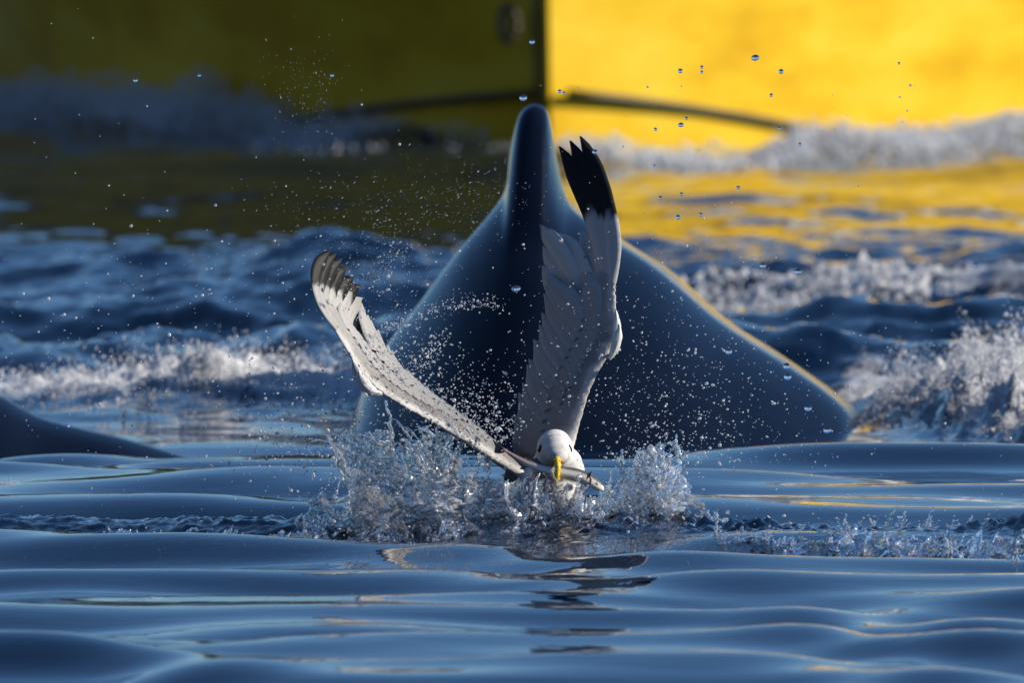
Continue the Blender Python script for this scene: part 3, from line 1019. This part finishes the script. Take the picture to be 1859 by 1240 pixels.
    # alula at the bend of each wing
    put("alula_feather", g(1110, 640, .076), g(1120, 606, .076), g(1117, 560, .09), 15 * px, np.array((.2, -1, 0)), WHITE * .95)
    put("alula_feather", g(1106, 652, .072), g(1121, 622, .072), g(1124, 588, .080), 14 * px, np.array((.2, -1, 0)), WHITE * .95)
    put("alula_feather", g(694, 716, -.045), g(662, 702, -.055), g(652, 672, -.055), 18 * px, np.array((-.3, -1, .2)), WHITE)
    put("alula_feather", g(682, 708, -.040), g(654, 686, -.048), g(640, 650, -.05), 17 * px, np.array((-.3, -1, .2)), WHITE)
    # tail fan, low behind the body
    for i in range(9):
        a = (i - 4) / 4
        put("tail_feather", g(945, 915, .24), g(925 + 10 * a, 918 - 4 * abs(a), .30), g(892 + 26 * a, 925 + 5 * abs(a), .37), 30 * px, np.array((0.1, -.4, .9)), WHITE * .95, BLACK if abs(a) < .1 else None, .93, .25, .03)


M_EYE = simple("eye_gloss", (0.004, 0.004, 0.004), 0.08)
M_BILL = simple("yellow_bill", (0.78, 0.52, 0.03), 0.3, 120, 0.15)
M_GAPE = simple("red_gape", (0.55, 0.09, 0.02), 0.35)
build_gull()


# ------------------------------------------------------------------ the fish in the bill
def build_fish():
    D = GD
    g = lambda u, v, dy: np.array(P(u, v, D + dy))
    px = D / F_PX
    ax = spline([g(912, 815, -.030), g(935, 829, -.034), g(960, 842, -.040), g(990, 851, -.0455), g(1020, 857, -.0475), g(1050, 864, -.048), g(1075, 875, -.050), g(1097, 890, -.052)], 44)
    s = np.linspace(0, 1, 44)
    hh = np.interp(s, [0, .06, .16, .34, .55, .72, .84, .93, .98, 1], [3.2, 3.2, 4.4, 8.0, 11.8, 13.6, 13.2, 10.8, 7.0, 2.6]) * px
    m = 20
    V = []; C = []
    back = np.array((0.085, 0.08, 0.08)); side = np.array((0.52, 0.50, 0.47)); belly = np.array((0.82, 0.78, 0.70)); pink = np.array((0.34, 0.17, 0.15))
    tg = np.gradient(ax, axis=0); tg /= np.linalg.norm(tg, axis=1)[:, None]
    upv = np.array((0, 0.75, 1.0))
    for i in range(44):
        w = upv - tg[i] * (upv @ tg[i]); w /= np.linalg.norm(w); sd = np.cross(tg[i], w)
        for k in range(m):
            a = 2 * math.pi * k / m
            V.append(ax[i] + w * (hh[i] * math.sin(a)) + sd * (hh[i] * 0.62 * math.cos(a)))
            q = math.sin(a)
            c = back if q > .35 else (back + (side - back) * (.35 - q) / .35 if q > 0 else side + (belly - side) * min(1, -q / .45))
            if s[i] < .38: c = c * (s[i] / .38) + pink * (1 - s[i] / .38)
            C.append(c)
    V = np.array(V); F = grid_faces(44, m, True); F = np.concatenate([F[:, [0, 1, 2]], F[:, [0, 2, 3]]])
    V = np.concatenate([V, ax[:1], ax[-1:]]); C += [pink, belly * .6]
    n0 = 44 * m
    caps = [[n0, (k + 1) % m, k] for k in range(m)] + [[n0 + 1, 43 * m + k, 43 * m + (k + 1) % m] for k in range(m)]
    root = thing("fish", tuple(g(1015, 856, -.048)), "slender silver fish with dark back held crosswise in the gull's yellow bill", "fish")
    fb = add("body", mesh_np("body", V, np.concatenate([F, np.array(caps)]), True, {"col": ('FLOAT_COLOR', np.array(C))}), M_FISH, root)

    def fin(name, outline, thick=0.0012, mat=None, par=root):
        pts = np.array(outline); n = len(pts)
        off = np.array((0, thick / 2, 0)); c = pts.mean(0)
        V = np.concatenate([pts - off, pts + off, [c - off * 1.6, c + off * 1.6]])
        F = [[2 * n, k, (k + 1) % n] for k in range(n)] + [[2 * n + 1, n + (k + 1) % n, n + k] for k in range(n)]
        F += [[k, n + k, (k + 1) % n] for k in range(n)] + [[(k + 1) % n, n + k, n + (k + 1) % n] for k in range(n)]
        add(name, mesh_np(name, V, np.array(F), False), mat or M_FIN, par)

    fin("tail_fin", [g(916, 817, -.030), g(905, 806, -.027), g(893, 798, -.024), g(899, 810, -.026), g(897, 822, -.026), g(906, 824, -.028), g(915, 822, -.030)])
    fin("dorsal_fin", [g(985, 842, -.041), g(975, 832, -.038), g(968, 833, -.037), g(962, 838, -.037)])
    fin("pelvic_fin", [g(958, 848, -.043), g(950, 853, -.044), g(943, 852, -.042), g(948, 846, -.041)])
    fin("pectoral_fin", [g(1066, 862, -.060), g(1074, 855, -.063), g(1072, 864, -.063), g(1064, 872, -.061)])
    # gill cover: curved plate edge, and eye
    gc = spline([g(1066, 859, -.0565), g(1072, 868, -.0605), g(1071, 878, -.0600), g(1066, 885, -.057)], 12)
    add("gill_cover", mesh_np("gill_cover", *tube(gc, [.0004, .0009, .0013, .0015, .0016, .0016, .0016, .0015, .0013, .001, .0007, .0003], 8)), M_FIN, root)
    vv, ff = ellipsoid(g(1084, 879, -.0598), (.0020, .0011, .0020)); eye = add("eye", mesh_np("eye", vv, ff), M_SILVER, root)
    vv, ff = ellipsoid(g(1084, 879, -.0607), (.0011, .0006, .0011)); add("pupil", mesh_np("pupil", vv, ff), M_EYE, eye)


M_FISH = make_plumage_mat("fish_skin", 0.22, 400, 0.15, 0.6)
M_FIN = simple("fish_fin", (0.10, 0.085, 0.08), 0.3, 60, 0.3)
M_SILVER = simple("fish_eye_silver", (0.6, 0.6, 0.55), 0.2)
build_fish()


# ------------------------------------------------------------------ splash round the gull
def sheet(fn, na, nb, thick, dens, seed, ripple=0.004, stretch=(1.0, 1.0)):
    na, nb = int(na * 1.45), int(nb * 1.45)
    """Torn water sheet. fn(a,b)->xyz arrays; the local thickness falls to nothing round holes and at the rim."""
    a, b = np.meshgrid(np.linspace(0, 1, na), np.linspace(0, 1, nb), indexing='ij')
    X = fn(a, b)
    du = np.gradient(X, axis=0); dv = np.gradient(X, axis=1)
    N = np.cross(du, dv); N /= np.linalg.norm(N, axis=-1, keepdims=True) + 1e-12
    la = np.linalg.norm(du, axis=-1).sum(0).mean(); lb = np.linalg.norm(dv, axis=-1).sum(1).mean()
    sa, sb = la * 52 * stretch[0], lb * 52 * stretch[1]
    n1 = fbm(a * sa * 0.55, b * sb * 0.55, seed * 3.1, 4, 0.6)
    n2 = fbm(a * sa * 1.7, b * sb * 1.2, seed * 1.7 + 9, 3, 0.6)
    n3 = fbm(a * sa * 0.3, b * sb * 0.3, seed * 2.3 + 4, 2)
    rim = 1 - smoothstep(0.55, 1.0, b + 0.35 * n3)
    edge = smoothstep(0.0, 0.12, a + 0.05 * n1) * smoothstep(0.0, 0.12, 1 - a + 0.05 * n1)
    field = dens + 0.75 * n1 + 0.35 * n2 - (1 - rim) * 0.95 - (1 - edge) * 0.8
    th = thick * np.sqrt(np.clip(field, 0, 1))
    X = X + N * (ripple * (1.3 * n2 + 1.0 * n1) + 0.012 * n3)[..., None] 
    top = X + N * (th * (0.7 + 0.6 * n2))[..., None] * 0.5; bot = X - N * th[..., None] * 0.5
    keep = (field > 0)
    F = grid_faces(na, nb)
    k = keep.ravel()[F].sum(1) >= 2
    F = F[k]
    V = np.concatenate([top.reshape(-1, 3), bot.reshape(-1, 3)])
    F2 = np.concatenate([F, F[:, ::-1] + na * nb])
    used = np.unique(F2); mp = -np.ones(len(V), int); mp[used] = np.arange(len(used))
    return V[used], mp[F2]


def ligament(p0, p1, r0, r1, sag, rng, n=9):
    p0, p1 = np.array(p0), np.array(p1)
    s = np.linspace(0, 1, n)[:, None]
    w = rng.normal(0, 1, (n, 3)) * np.linalg.norm(p1 - p0) * 0.03; w[0] = 0
    pts = p0 + (p1 - p0) * s + np.array((0, 0, 1)) * (sag * 4 * s * (1 - s)) + w
    r = (r0 + (r1 - r0) * s[:, 0]) * (1 + 0.35 * rng.normal(0, 1, n).clip(-1, 1))
    r[-1] = r1 * 1.8; r[-2] = r1 * 1.7
    return tube(pts, np.maximum(r, 0.0004), 7)


ORD = ["first", "second", "third", "fourth", "fifth", "sixth", "seventh", "eighth", "ninth", "tenth", "eleventh", "twelfth", "thirteenth", "fourteenth",
       "fifteenth", "sixteenth", "seventeenth", "eighteenth", "nineteenth", "twentieth", "twenty-first", "twenty-second", "twenty-third"]


def build_splash():
    D = GD
    g = lambda u, v, dy: np.array(P(u, v, D + dy))
    px = D / F_PX
    rng = np.random.default_rng(21)

    def patch(c00, c10, c01, c11, bulge):
        """bilinear patch base-left, base-right, top-left, top-right with an outward bulge"""
        c00, c10, c01, c11 = (g(*c) for c in (c00, c10, c01, c11)); bulge = np.array(bulge)
        def fn(a, b):
            a_, b_ = a[..., None], b[..., None]
            return (c00 * (1 - a_) * (1 - b_) + c10 * a_ * (1 - b_) + c01 * (1 - a_) * b_ + c11 * a_ * b_) + bulge * (4 * b_ * (1 - b_)) * (0.4 + 0.6 * np.sin(a_ * math.pi)) + np.array((0, -1, 0)) * 0.02 * np.sin(a_ * 9 + b_ * 3)
        return fn

    left, right, centre, base = [], [], [], []
    # left lobe: three sheets thrown out to the left, at different depths
    left.append(sheet(patch((690, 985, .02), (880, 985, .05), (588, 775, -.03), (850, 790, .05), (-.02, -.03, 0)), 150, 120, .007, .85, 1, .005, (1.0, .6)))
    left.append(sheet(patch((640, 990, -.03), (860, 1000, -.06), (610, 840, -.09), (900, 880, -.06), (-.03, -.04, .01)), 150, 100, .006, .70, 2, .005, (.7, 1.0)))
    left.append(sheet(patch((720, 970, .10), (900, 960, .12), (640, 790, .12), (790, 770, .14), (-.02, .03, 0)), 110, 110, .006, .75, 3, .005))
    left.append(sheet(patch((800, 985, .0), (900, 985, -.01), (820, 790, .02), (900, 830, .04), (-.01, -.03, 0)), 70, 110, .005, .60, 4, .004))
    # right lobe
    right.append(sheet(patch((1050, 990, .01), (1210, 990, .05), (1098, 830, .03), (1248, 800, .05), (.02, -.03, 0)), 90, 120, .007, .80, 5, .005, (1.0, .7)))
    right.append(sheet(patch((1030, 1000, -.06), (1220, 1000, -.04), (1085, 900, -.06), (1255, 845, -.05), (.02, -.03, 0)), 90, 90, .006, .68, 6, .005))
    right.append(sheet(patch((1110, 985, .08), (1230, 985, .12), (1120, 850, .10), (1235, 835, .14), (.02, .03, 0)), 70, 90, .006, .62, 7, .005))
    # water falling down the breast
    centre.append(sheet(patch((960, 1005, -.07), (1090, 1005, -.07), (985, 872, -.045), (1075, 872, -.045), (.0, -.03, 0)), 80, 110, .004, .42, 8, .0035, (1.2, .6)))
    centre.append(sheet(patch((930, 1000, -.05), (1000, 1000, -.06), (955, 860, -.03), (1000, 860, -.045), (-.01, -.02, 0)), 50, 100, .004, .32, 9, .004, (1.2, .5)))
    centre.append(sheet(patch((1010, 1010, -.10), (1130, 1010, -.09), (1020, 905, -.09), (1110, 900, -.07), (.0, -.02, 0)), 70, 80, .004, .32, 10, .004))
    # low torn water along the base
    for i, (u0, u1, h, dens) in enumerate([(540, 690, 55, .45), (680, 830, 70, .55), (810, 960, 75, .55), (940, 1090, 70, .6), (1070, 1200, 75, .55), (1180, 1310, 55, .45)]):
        base.append(sheet(patch((u0, 1012, -.14), (u1, 1012, -.14), (u0 - 5, 1012 - h, -.15), (u1 + 5, 1012 - h, -.15), (0, -.03, 0)), 90, 44, .006, dens, 20 + i, .006))
        base.append(sheet(patch((u0 + 20, 992, -.02), (u1 + 20, 992, -.02), (u0 + 12, 992 - h, -.03), (u1 + 25, 992 - h, -.03), (0, -.02, 0)), 90, 44, .005, dens - .05, 30 + i, .006))

    # thin sheets joining the lobes across the breast, and the skirts thrown out to either side
    left.append(sheet(patch((830, 985, -.06), (985, 990, -.07), (850, 850, -.03), (975, 862, -.035), (-.01, -.03, 0)), 90, 90, .003, .50, 11, .002, (.8, .8)))
    left.append(sheet(patch((560, 992, -.02), (690, 990, -.02), (535, 900, -.03), (680, 850, -.02), (-.02, -.02, 0)), 90, 90, .005, .40, 12, .005))
    right.append(sheet(patch((1190, 992, -.02), (1300, 992, 0), (1200, 890, -.03), (1320, 930, -.01), (.02, -.02, 0)), 80, 70, .005, .40, 13, .005))
    centre.append(sheet(patch((975, 1005, -.09), (1110, 1005, -.09), (960, 900, -.07), (1125, 890, -.06), (.0, -.03, 0)), 90, 80, .004, .46, 14, .003))

    def ligs(n, area, tilt, length, dst):
        for _ in range(n):
            u = rng.uniform(*area[0]); v = rng.uniform(*area[1]); dy = rng.uniform(*area[2])
            ln = rng.uniform(*length); an = math.radians(rng.normal(*tilt))
            p0 = (u, v, dy); p1 = (u + ln * math.sin(an), v - ln * math.cos(an), dy + rng.uniform(-.02, .02))
            r = rng.uniform(1.2, 3.0) * px
            dst.append(ligament(g(*p0), g(*p1), r * 1.5, r * .55, ln * px * .06, rng))
    ligs(34, ((610, 850), (790, 900), (-.08, .08)), (-35, 30), (25, 80), left)
    ligs(16, ((1100, 1240), (830, 920), (-.05, .08)), (20, 25), (20, 50), right)
    ligs(14, ((940, 1080), (880, 960), (-.09, -.06)), (0, 40), (20, 50), centre)
    ligs(22, ((600, 1230), (950, 990), (-.15, 0)), (0, 35), (20, 50), base)
    root = thing("splash", tuple(g(940, 990, 0)), "crown of torn glassy white water thrown up round the gull's breast", "splash")
    for nm, prt, k in (("splash_lobe", left, 0), ("splash_lobe", right, 0), ("falling_water", centre, 0), ("torn_base", base, 0)):
        v, f = join_vf(prt)
        add(nm, mesh_np(nm, v, f, True), M_TORN if nm == "torn_base" else M_SPLASH, root)

    # low torn water that runs on along the ridge to both sides
    crest = []
    for i, u0 in enumerate(list(range(70, 560, 98)) + list(range(1300, 1860, 112))):
        lf = u0 < 600; h = 24 if lf else 38; vb = 1000 if lf else 1003 + 0.035 * (u0 - 1300)
        dy = depth_of(vb + 4) - D
        crest.append(sheet(patch((u0, vb + 4, dy), (u0 + 130, vb + 4, dy), (u0 + 4, vb - h, dy - .01), (u0 + 140, vb - h, dy - .01), (0, -.02, 0)), 70, 26, .005, .22 if lf else .34, 50 + i, .006))
        crest.append(sheet(patch((u0 + 30, vb - 12, dy + .2), (u0 + 150, vb - 12, dy + .2), (u0 + 34, vb - 12 - h, dy + .2), (u0 + 160, vb - 12 - h, dy + .2), (0, -.02, 0)), 70, 26, .005, .15 if lf else .30, 70 + i, .006))
    v_, f_ = join_vf(crest)
    add("torn_crest", mesh_np("torn_crest", v_, f_, True), M_TORN, kind="stuff", label="low torn glittering water along the dark ridge either side of the splash")

    # small jets standing on the dark ridge, one thing each
    jets = [(52, 985, 24, 0), (132, 990, 40, -14), (268, 990, 46, -6), (425, 992, 44, -12),
            (1300, 985, 62, 4), (1345, 990, 30, -15), (1390, 985, 34, 15), (1435, 985, 50, 38), (1500, 985, 34, 12), (1530, 965, 44, 12), (1600, 962, 60, 32), (1632, 960, 46, 22),
            (1672, 958, 48, 34), (1715, 1005, 58, 6), (1722, 968, 34, 20), (1752, 965, 44, 24), (1778, 978, 56, 24), (1845, 1022, 36, 6), (1560, 1000, 44, 40)]
    for i, (u, v, hgt, tilt) in enumerate(jets):
        hgt = hgt * (.55 if u < 600 else .85)
        dy = depth_of(v + 18) - D
        an = math.radians(tilt)
        pr = []
        for k in range(5 if hgt > 33 else 3):
            off = rng.normal(0, 9) if k else 0; hh = hgt * (.85 if k == 0 else rng.uniform(.15, .6)); aa = an + (rng.normal(0, .6) if k else 0)
            p0 = g(u + off, v + 14, dy); p1 = g(u + off + hh * math.sin(aa), v - hh * math.cos(aa), dy + rng.uniform(-.01, .01))
            pr.append(ligament(p0, p1, (6.0 if k == 0 else 4.0) * px, 1.0 * px, hh * px * .05, rng, 11))
            q = p1 + (p1 - p0) * rng.uniform(.12, .3)
            pr.append(blobs([q, p0 + (p1 - p0) * rng.uniform(.5, 1.1) + rng.normal(0, 7, 3) * px], rng.uniform(1.0, 2.6, 2) * px, ICO2))
        v_, f_ = join_vf(pr)
        side = "left" if u < 600 else "right"
        same = sorted(j[0] for j in jets if (j[0] < 600) == (u < 600))
        lab = "thin clear water jet %s of the splash, %s from the left there" % (side, ORD[same.index(u)])
        add("water_jet", mesh_np("water_jet", v_, f_, True), M_SPLASH, None, lab, "water jet", "small jets on the torn ridge, " + side)


build_splash()


# ------------------------------------------------------------------ spray and drops
def scatter(n, fn, rng):
    """fn(rng, n) -> u, v, dy, radius_px arrays"""
    u, v, dy, r = fn(rng, n)
    d = GD + dy
    x = (u - 929.5) / F_PX; y = -(v - 620.0) / F_PX
    cp, sp = math.cos(PITCH), math.sin(PITCH)
    t = d / (cp + y * sp)
    keep = ~((u > 966) & (u < 1140) & (v > 735) & (v < 870) & (np.abs(dy + .01) < .075)) & ~((np.abs(u - 1008) < 42) & (np.abs(v - 820) < 50))       # the face stays free of drops
    return np.stack([t * x, d, CAM_H + t * (y * cp - sp)], -1)[keep], (r * GD / F_PX)[keep]


def build_spray():
    rng = np.random.default_rng(77)
    U = rng.uniform
    def size(n, lo, sc):
        return np.minimum(0.68 * lo + rng.exponential(sc * 0.62, n), 3.4)
    # 1. thin scatter over the whole view
    C, R = [], []
    def put(n, fn):
        c, r = scatter(n, fn, rng); C.append(c); R.append(r)
    put(420, lambda r, n: (U(0, 1859, n), 1000 - np.abs(r.normal(0, 400, n)), r.normal(0, .25, n), size(n, .9, .7)))
    # over the whale, right of the wing
    put(620, lambda r, n: (r.normal(1210, 130, n), 840 - np.abs(r.normal(0, 170, n)), r.normal(0, .15, n), size(n, 1.0, .8)))
    put(700, lambda r, n: (r.normal(1150, 190, n), 840 - np.abs(r.normal(0, 210, n)), r.normal(.05, .12, n), size(n, .8, .5)))
    # before the yellow bow: fine
    put(60, lambda r, n: (U(1050, 1700, n), U(150, 520, n), r.normal(0, .15, n), size(n, .9, .7)))
    # left field
    put(420, lambda r, n: (r.normal(380, 210, n), r.normal(650, 130, n), r.normal(0, .2, n), size(n, 1.0, .9)))
    put(520, lambda r, n: (r.normal(560, 70, n), r.normal(800, 60, n), r.normal(0, .10, n), size(n, 1.0, 1.1)))
    c, r = np.concatenate(C), np.concatenate(R)
    ok = c[:, 2] > 0.03
    c, r = c[ok], r[ok]
    st = 1 + np.abs(rng.normal(0, .18, len(c))); sd = rng.normal(0, 1, (len(c), 3)); sd /= np.linalg.norm(sd, axis=1)[:, None]
    v, f = blobs(c, r, ICO2, st, sd)
    add("airborne_droplets", mesh_np("airborne_droplets", v, f), M_SPRAY, kind="stuff", label="fine clear droplets scattered through the air over the whole sea")

    # 2. dense spray between the wings and over the left lobe
    C, R = [], []
    put(800, lambda r, n: ((lambda t: (690 + 210 * t + r.normal(0, 40, n), 620 + 190 * t + r.normal(0, 45, n), r.normal(.03, .08, n), size(n, .9, .8)))(U(0, 1, n))))
    put(420, lambda r, n: (r.normal(740, 70, n), r.normal(800, 40, n), r.normal(0, .08, n), size(n, .9, .9)))
    put(500, lambda r, n: (r.normal(860, 45, n), 800 - np.abs(r.normal(0, 55, n)), r.normal(.02, .05, n), size(n, .9, .9)))
    put(260, lambda r, n: (r.normal(1170, 55, n), r.normal(830, 30, n), r.normal(.02, .07, n), size(n, .9, .9)))
    # streak that bends from the left wing tip across the whale
    put(330, lambda r, n: ((lambda t: (690 + 220 * t + r.normal(0, 7, n), 600 - 60 * np.sin(t * 1.7) + 15 * t * t + r.normal(0, 8, n), r.normal(.05, .03, n), size(n, .7, .6)))(U(0, 1, n))))
    put(200, lambda r, n: ((lambda t: (720 + 90 * t + r.normal(0, 9, n), 700 - 90 * t + r.normal(0, 10, n), r.normal(.03, .04, n), size(n, .8, .8)))(U(0, 1, n))))
    put(200, lambda r, n: ((lambda t: (620 + 120 * t + r.normal(0, 14, n), 530 - 90 * t ** 1.5 + r.normal(0, 14, n), r.normal(.06, .04, n), size(n, .6, .5)))(U(0, 1, n))))
    put(900, lambda r, n: (r.normal(720, 80, n), r.normal(880, 60, n), r.normal(-.03, .09, n), size(n, .8, .7)))
    put(450, lambda r, n: (r.normal(1165, 50, n), r.normal(900, 45, n), r.normal(-.03, .07, n), size(n, .8, .7)))
    put(350, lambda r, n: (r.normal(1030, 40, n), r.normal(950, 30, n), r.normal(-.09, .02, n), size(n, .8, .7)))
    # base of the splash
    put(900, lambda r, n: (U(560, 1280, n), 995 - np.abs(r.normal(0, 30, n)), r.normal(-.05, .08, n), size(n, .9, 1.0)))
    put(420, lambda r, n: (U(1230, 1859, n), 1000 - np.abs(r.normal(0, 30, n)) + 0.02 * (np.arange(n) * 0), r.normal(0, .10, n), size(n, .8, .8)))
    put(520, lambda r, n: (U(40, 600, n), 996 - np.abs(r.normal(0, 16, n)), r.normal(0, .08, n), size(n, .7, .8)))
    c, r = np.concatenate(C), np.concatenate(R)
    st = 1 + np.abs(rng.normal(0, .5, len(c))); sd = rng.normal(0, 1, (len(c), 3)) * np.array((1, .6, .6)) + np.array((-.3, 0, .3)); sd /= np.linalg.norm(sd, axis=1)[:, None]
    v, f = blobs(c, r, ICO2, st, sd, 0.35)
    add("splash_spray", mesh_np("splash_spray", v, f), M_SPRAY, kind="stuff", label="dense white spray of drops round the gull and its splash")

    # 3. mist streaks flung off the left wing, and the fine burst against the dark hull
    C, R = [], []
    put(560, lambda r, n: (r.normal(690, 110, n), r.normal(400, 50, n), r.normal(.08, .10, n), size(n, .45, .35)))
    put(360, lambda r, n: (r.normal(700, 60, n), r.normal(520, 60, n), r.normal(.08, .08, n), size(n, .5, .4)))
    put(190, lambda r, n: (r.normal(550, 38, n), r.normal(170, 55, n), r.normal(.1, .1, n), size(n, .45, .25)))
    put(220, lambda r, n: (r.normal(860, 60, n), r.normal(345, 30, n), r.normal(.1, .1, n), size(n, .45, .35)))
    c, r = np.concatenate(C), np.concatenate(R)
    dirs = np.array((0.75, 0.1, 0.55)) + rng.normal(0, .25, (len(c), 3))
    dirs[-410:-220] = np.array((-.25, 0, .95)) + rng.normal(0, .12, dirs[-410:-220].shape)
    dirs /= np.linalg.norm(dirs, axis=1)[:, None]
    v, f = blobs(c, r, ICO1, 1 + rng.uniform(.6, 2.4, len(c)), dirs)
    add("flung_mist", mesh_np("flung_mist", v, f), M_SPRAY, kind="stuff", label="fine streaks of mist flung off the left wing tip")

    # 4. the larger round drops one can count before the yellow bow and the dark hull
    big = [(1371, 104, 6.2, 1.25), (1418, 129, 4.6, 1), (1235, 128, 4.4, 1), (1274, 121, 3.2, 1), (1274, 130, 3.0, 1), (1400, 172, 3.4, 1), (950, 177, 6.4, 1.1), (966, 75, 5, 1),
           (1190, 234, 3.2, 1), (1246, 214, 3.2, 1), (1236, 226, 4.6, 1.2), (1188, 300, 2.6, 1), (1080, 275, 4.6, 1.1), (1340, 340, 3.4, 1.2), (1385, 482, 5.5, 1.1), (1449, 493, 6.0, 1.2),
           (1231, 394, 4.4, 1), (1272, 389, 3.6, 1), (1199, 359, 3.8, 1), (1237, 352, 3.4, 1), (1452, 261, 3.2, 1), (1415, 232, 3.0, 1), (1632, 114, 2.6, 1), (1323, 638, 6.2, 1),
           (1428, 665, 6.2, 1), (1430, 684, 6.8, 1), (1467, 741, 6.6, 1), (1502, 781, 6.6, 1.1), (1016, 165, 3.6, 1), (1024, 168, 3.2, 1), (246, 145, 4, 1), (362, 136, 3, 1), (603, 136, 3.4, 1), (937, 524, 6.5, 1.3), (1634, 938, 5.5, 1)]
    for i, (u, v, r, st) in enumerate(big):
        p = np.array(P(u, v, GD + rng.normal(0, .05)))
        vv, ff = blobs([(0, 0, 0)], [r * GD / F_PX], ICO3, [st], [np.array((1, 0, 0.15)) / 1.0112])
        where = ("before the bright yellow bow" if v < 420 and u > 1030 else "before the dark shaded hull" if v < 300 else "before whale or rippled sea")
        zone = lambda q: 0 if q[1] < 420 and q[0] > 1030 else 1 if q[1] < 300 else 2
        same = sorted((b[1], b[0]) for b in big if zone(b) == zone((u, v)))
        lab = "round clear drop " + where + ", %s from the top there" % ORD[same.index((v, u))]
        o = add("water_droplet", mesh_np("water_droplet", vv, ff), M_DROP, None, lab, "water drop", "large drops " + where)
        o.location = p


build_spray()


# ------------------------------------------------------------------ foam
def build_foam():
    rng = np.random.default_rng(5)
    def mass(name, label, n, fn, rr, tm=ICO1):
        x, y, up = fn(n)
        z = sea_height(x, y) + up
        c = np.stack([x, y, z], -1)
        r = rr[0] + rng.exponential(rr[1], n)
        st = 1 + np.abs(rng.normal(0, 1.2, n)); sd = rng.normal(0, .6, (n, 3)) + np.array((.3, 0, 1.0)); sd /= np.linalg.norm(sd, axis=1)[:, None]
        v, f = blobs(c, np.minimum(r, rr[2]), tm, st, sd, 0.3)
        add(name, mesh_np(name, v, f), M_FOAM, kind="stuff", label=label)

    def lumps(k, cx, cy, hgt, n, spread):
        """points gathered in lumps"""
        i = rng.integers(0, k, n)
        x = cx[i] + rng.normal(0, spread[0], n); y = cy[i] + rng.normal(0, spread[1], n)
        q = ((x - cx[i]) / spread[0]) ** 2 + ((y - cy[i]) / spread[1]) ** 2
        up = hgt[i] * np.exp(-q * 0.5) * rng.uniform(0, 1, n) ** 0.7
        return x, y, up

    # right: bright boil beside the whale's flank
    k = 46; cx = rng.uniform(.64, 1.2, k); cy = 35.6 - 3.4 * np.clip(cx - .6, 0, .35) + rng.normal(0, .4, k); hg = np.interp(cx, [.6, .8, 1.3], [.05, .11, .17]) * rng.uniform(.5, 1.2, k)
    mass("boiling_foam", "bright white boil of foam beside the whale's right flank", 22000, lambda n: lumps(k, cx, cy, hg, n, (.045, .16)), (.0005, .0007, .004))
    # left: broken foam line behind the low whale
    k2 = 50; cx2 = rng.uniform(-.95, -.22, k2); cy2 = 36.0 + 0.25 * np.sin(3 * cx2) + rng.normal(0, .16, k2); hg2 = rng.uniform(.015, .07, k2)
    mass("foam_line", "broken greyish foam line left of the whale", 7000, lambda n: lumps(k2, cx2, cy2, hg2, n, (.035, .10)), (.0005, .0006, .004))
    # far streak right
    k3 = 26; cx3 = rng.uniform(.30, .85, k3); cy3 = rng.normal(41.2, .4, k3); hg3 = rng.uniform(.004, .018, k3)
    mass("foam_streak", "thin foam streak on the dark water behind the whale's right flank", 1300, lambda n: lumps(k3, cx3, cy3, hg3, n, (.05, .2)), (.002, .002, .012))
    # bow waves
    def bow(sgn, n, t0, t1, k, h):
        t = rng.uniform(t0, t1, k)
        s = sgn * (BOW_OFF(t, sgn) + rng.normal(.05, .16, k))
        X = STEM[0] + t * math.sin(BOAT_ROT) + s * math.cos(BOAT_ROT); Y = STEM[1] + t * math.cos(BOAT_ROT) - s * math.sin(BOAT_ROT)
        hg = h * rng.uniform(.3, 1.2, k)
        return lumps(k, X, Y, hg, n, (.07, .16))
    mass("bow_wave_foam", "sunlit white bow wave foam under the bright yellow bow", 13000, lambda n: bow(1, n, -2.9, -0.5, 70, .06), (.0016, .0016, .011))
    mass("bow_wave_foam", "blue shaded bow wave foam under the dark side of the hull", 10000, lambda n: bow(-1, n, 0.15, 2.6, 90, .10), (.0016, .0016, .011))


build_foam()
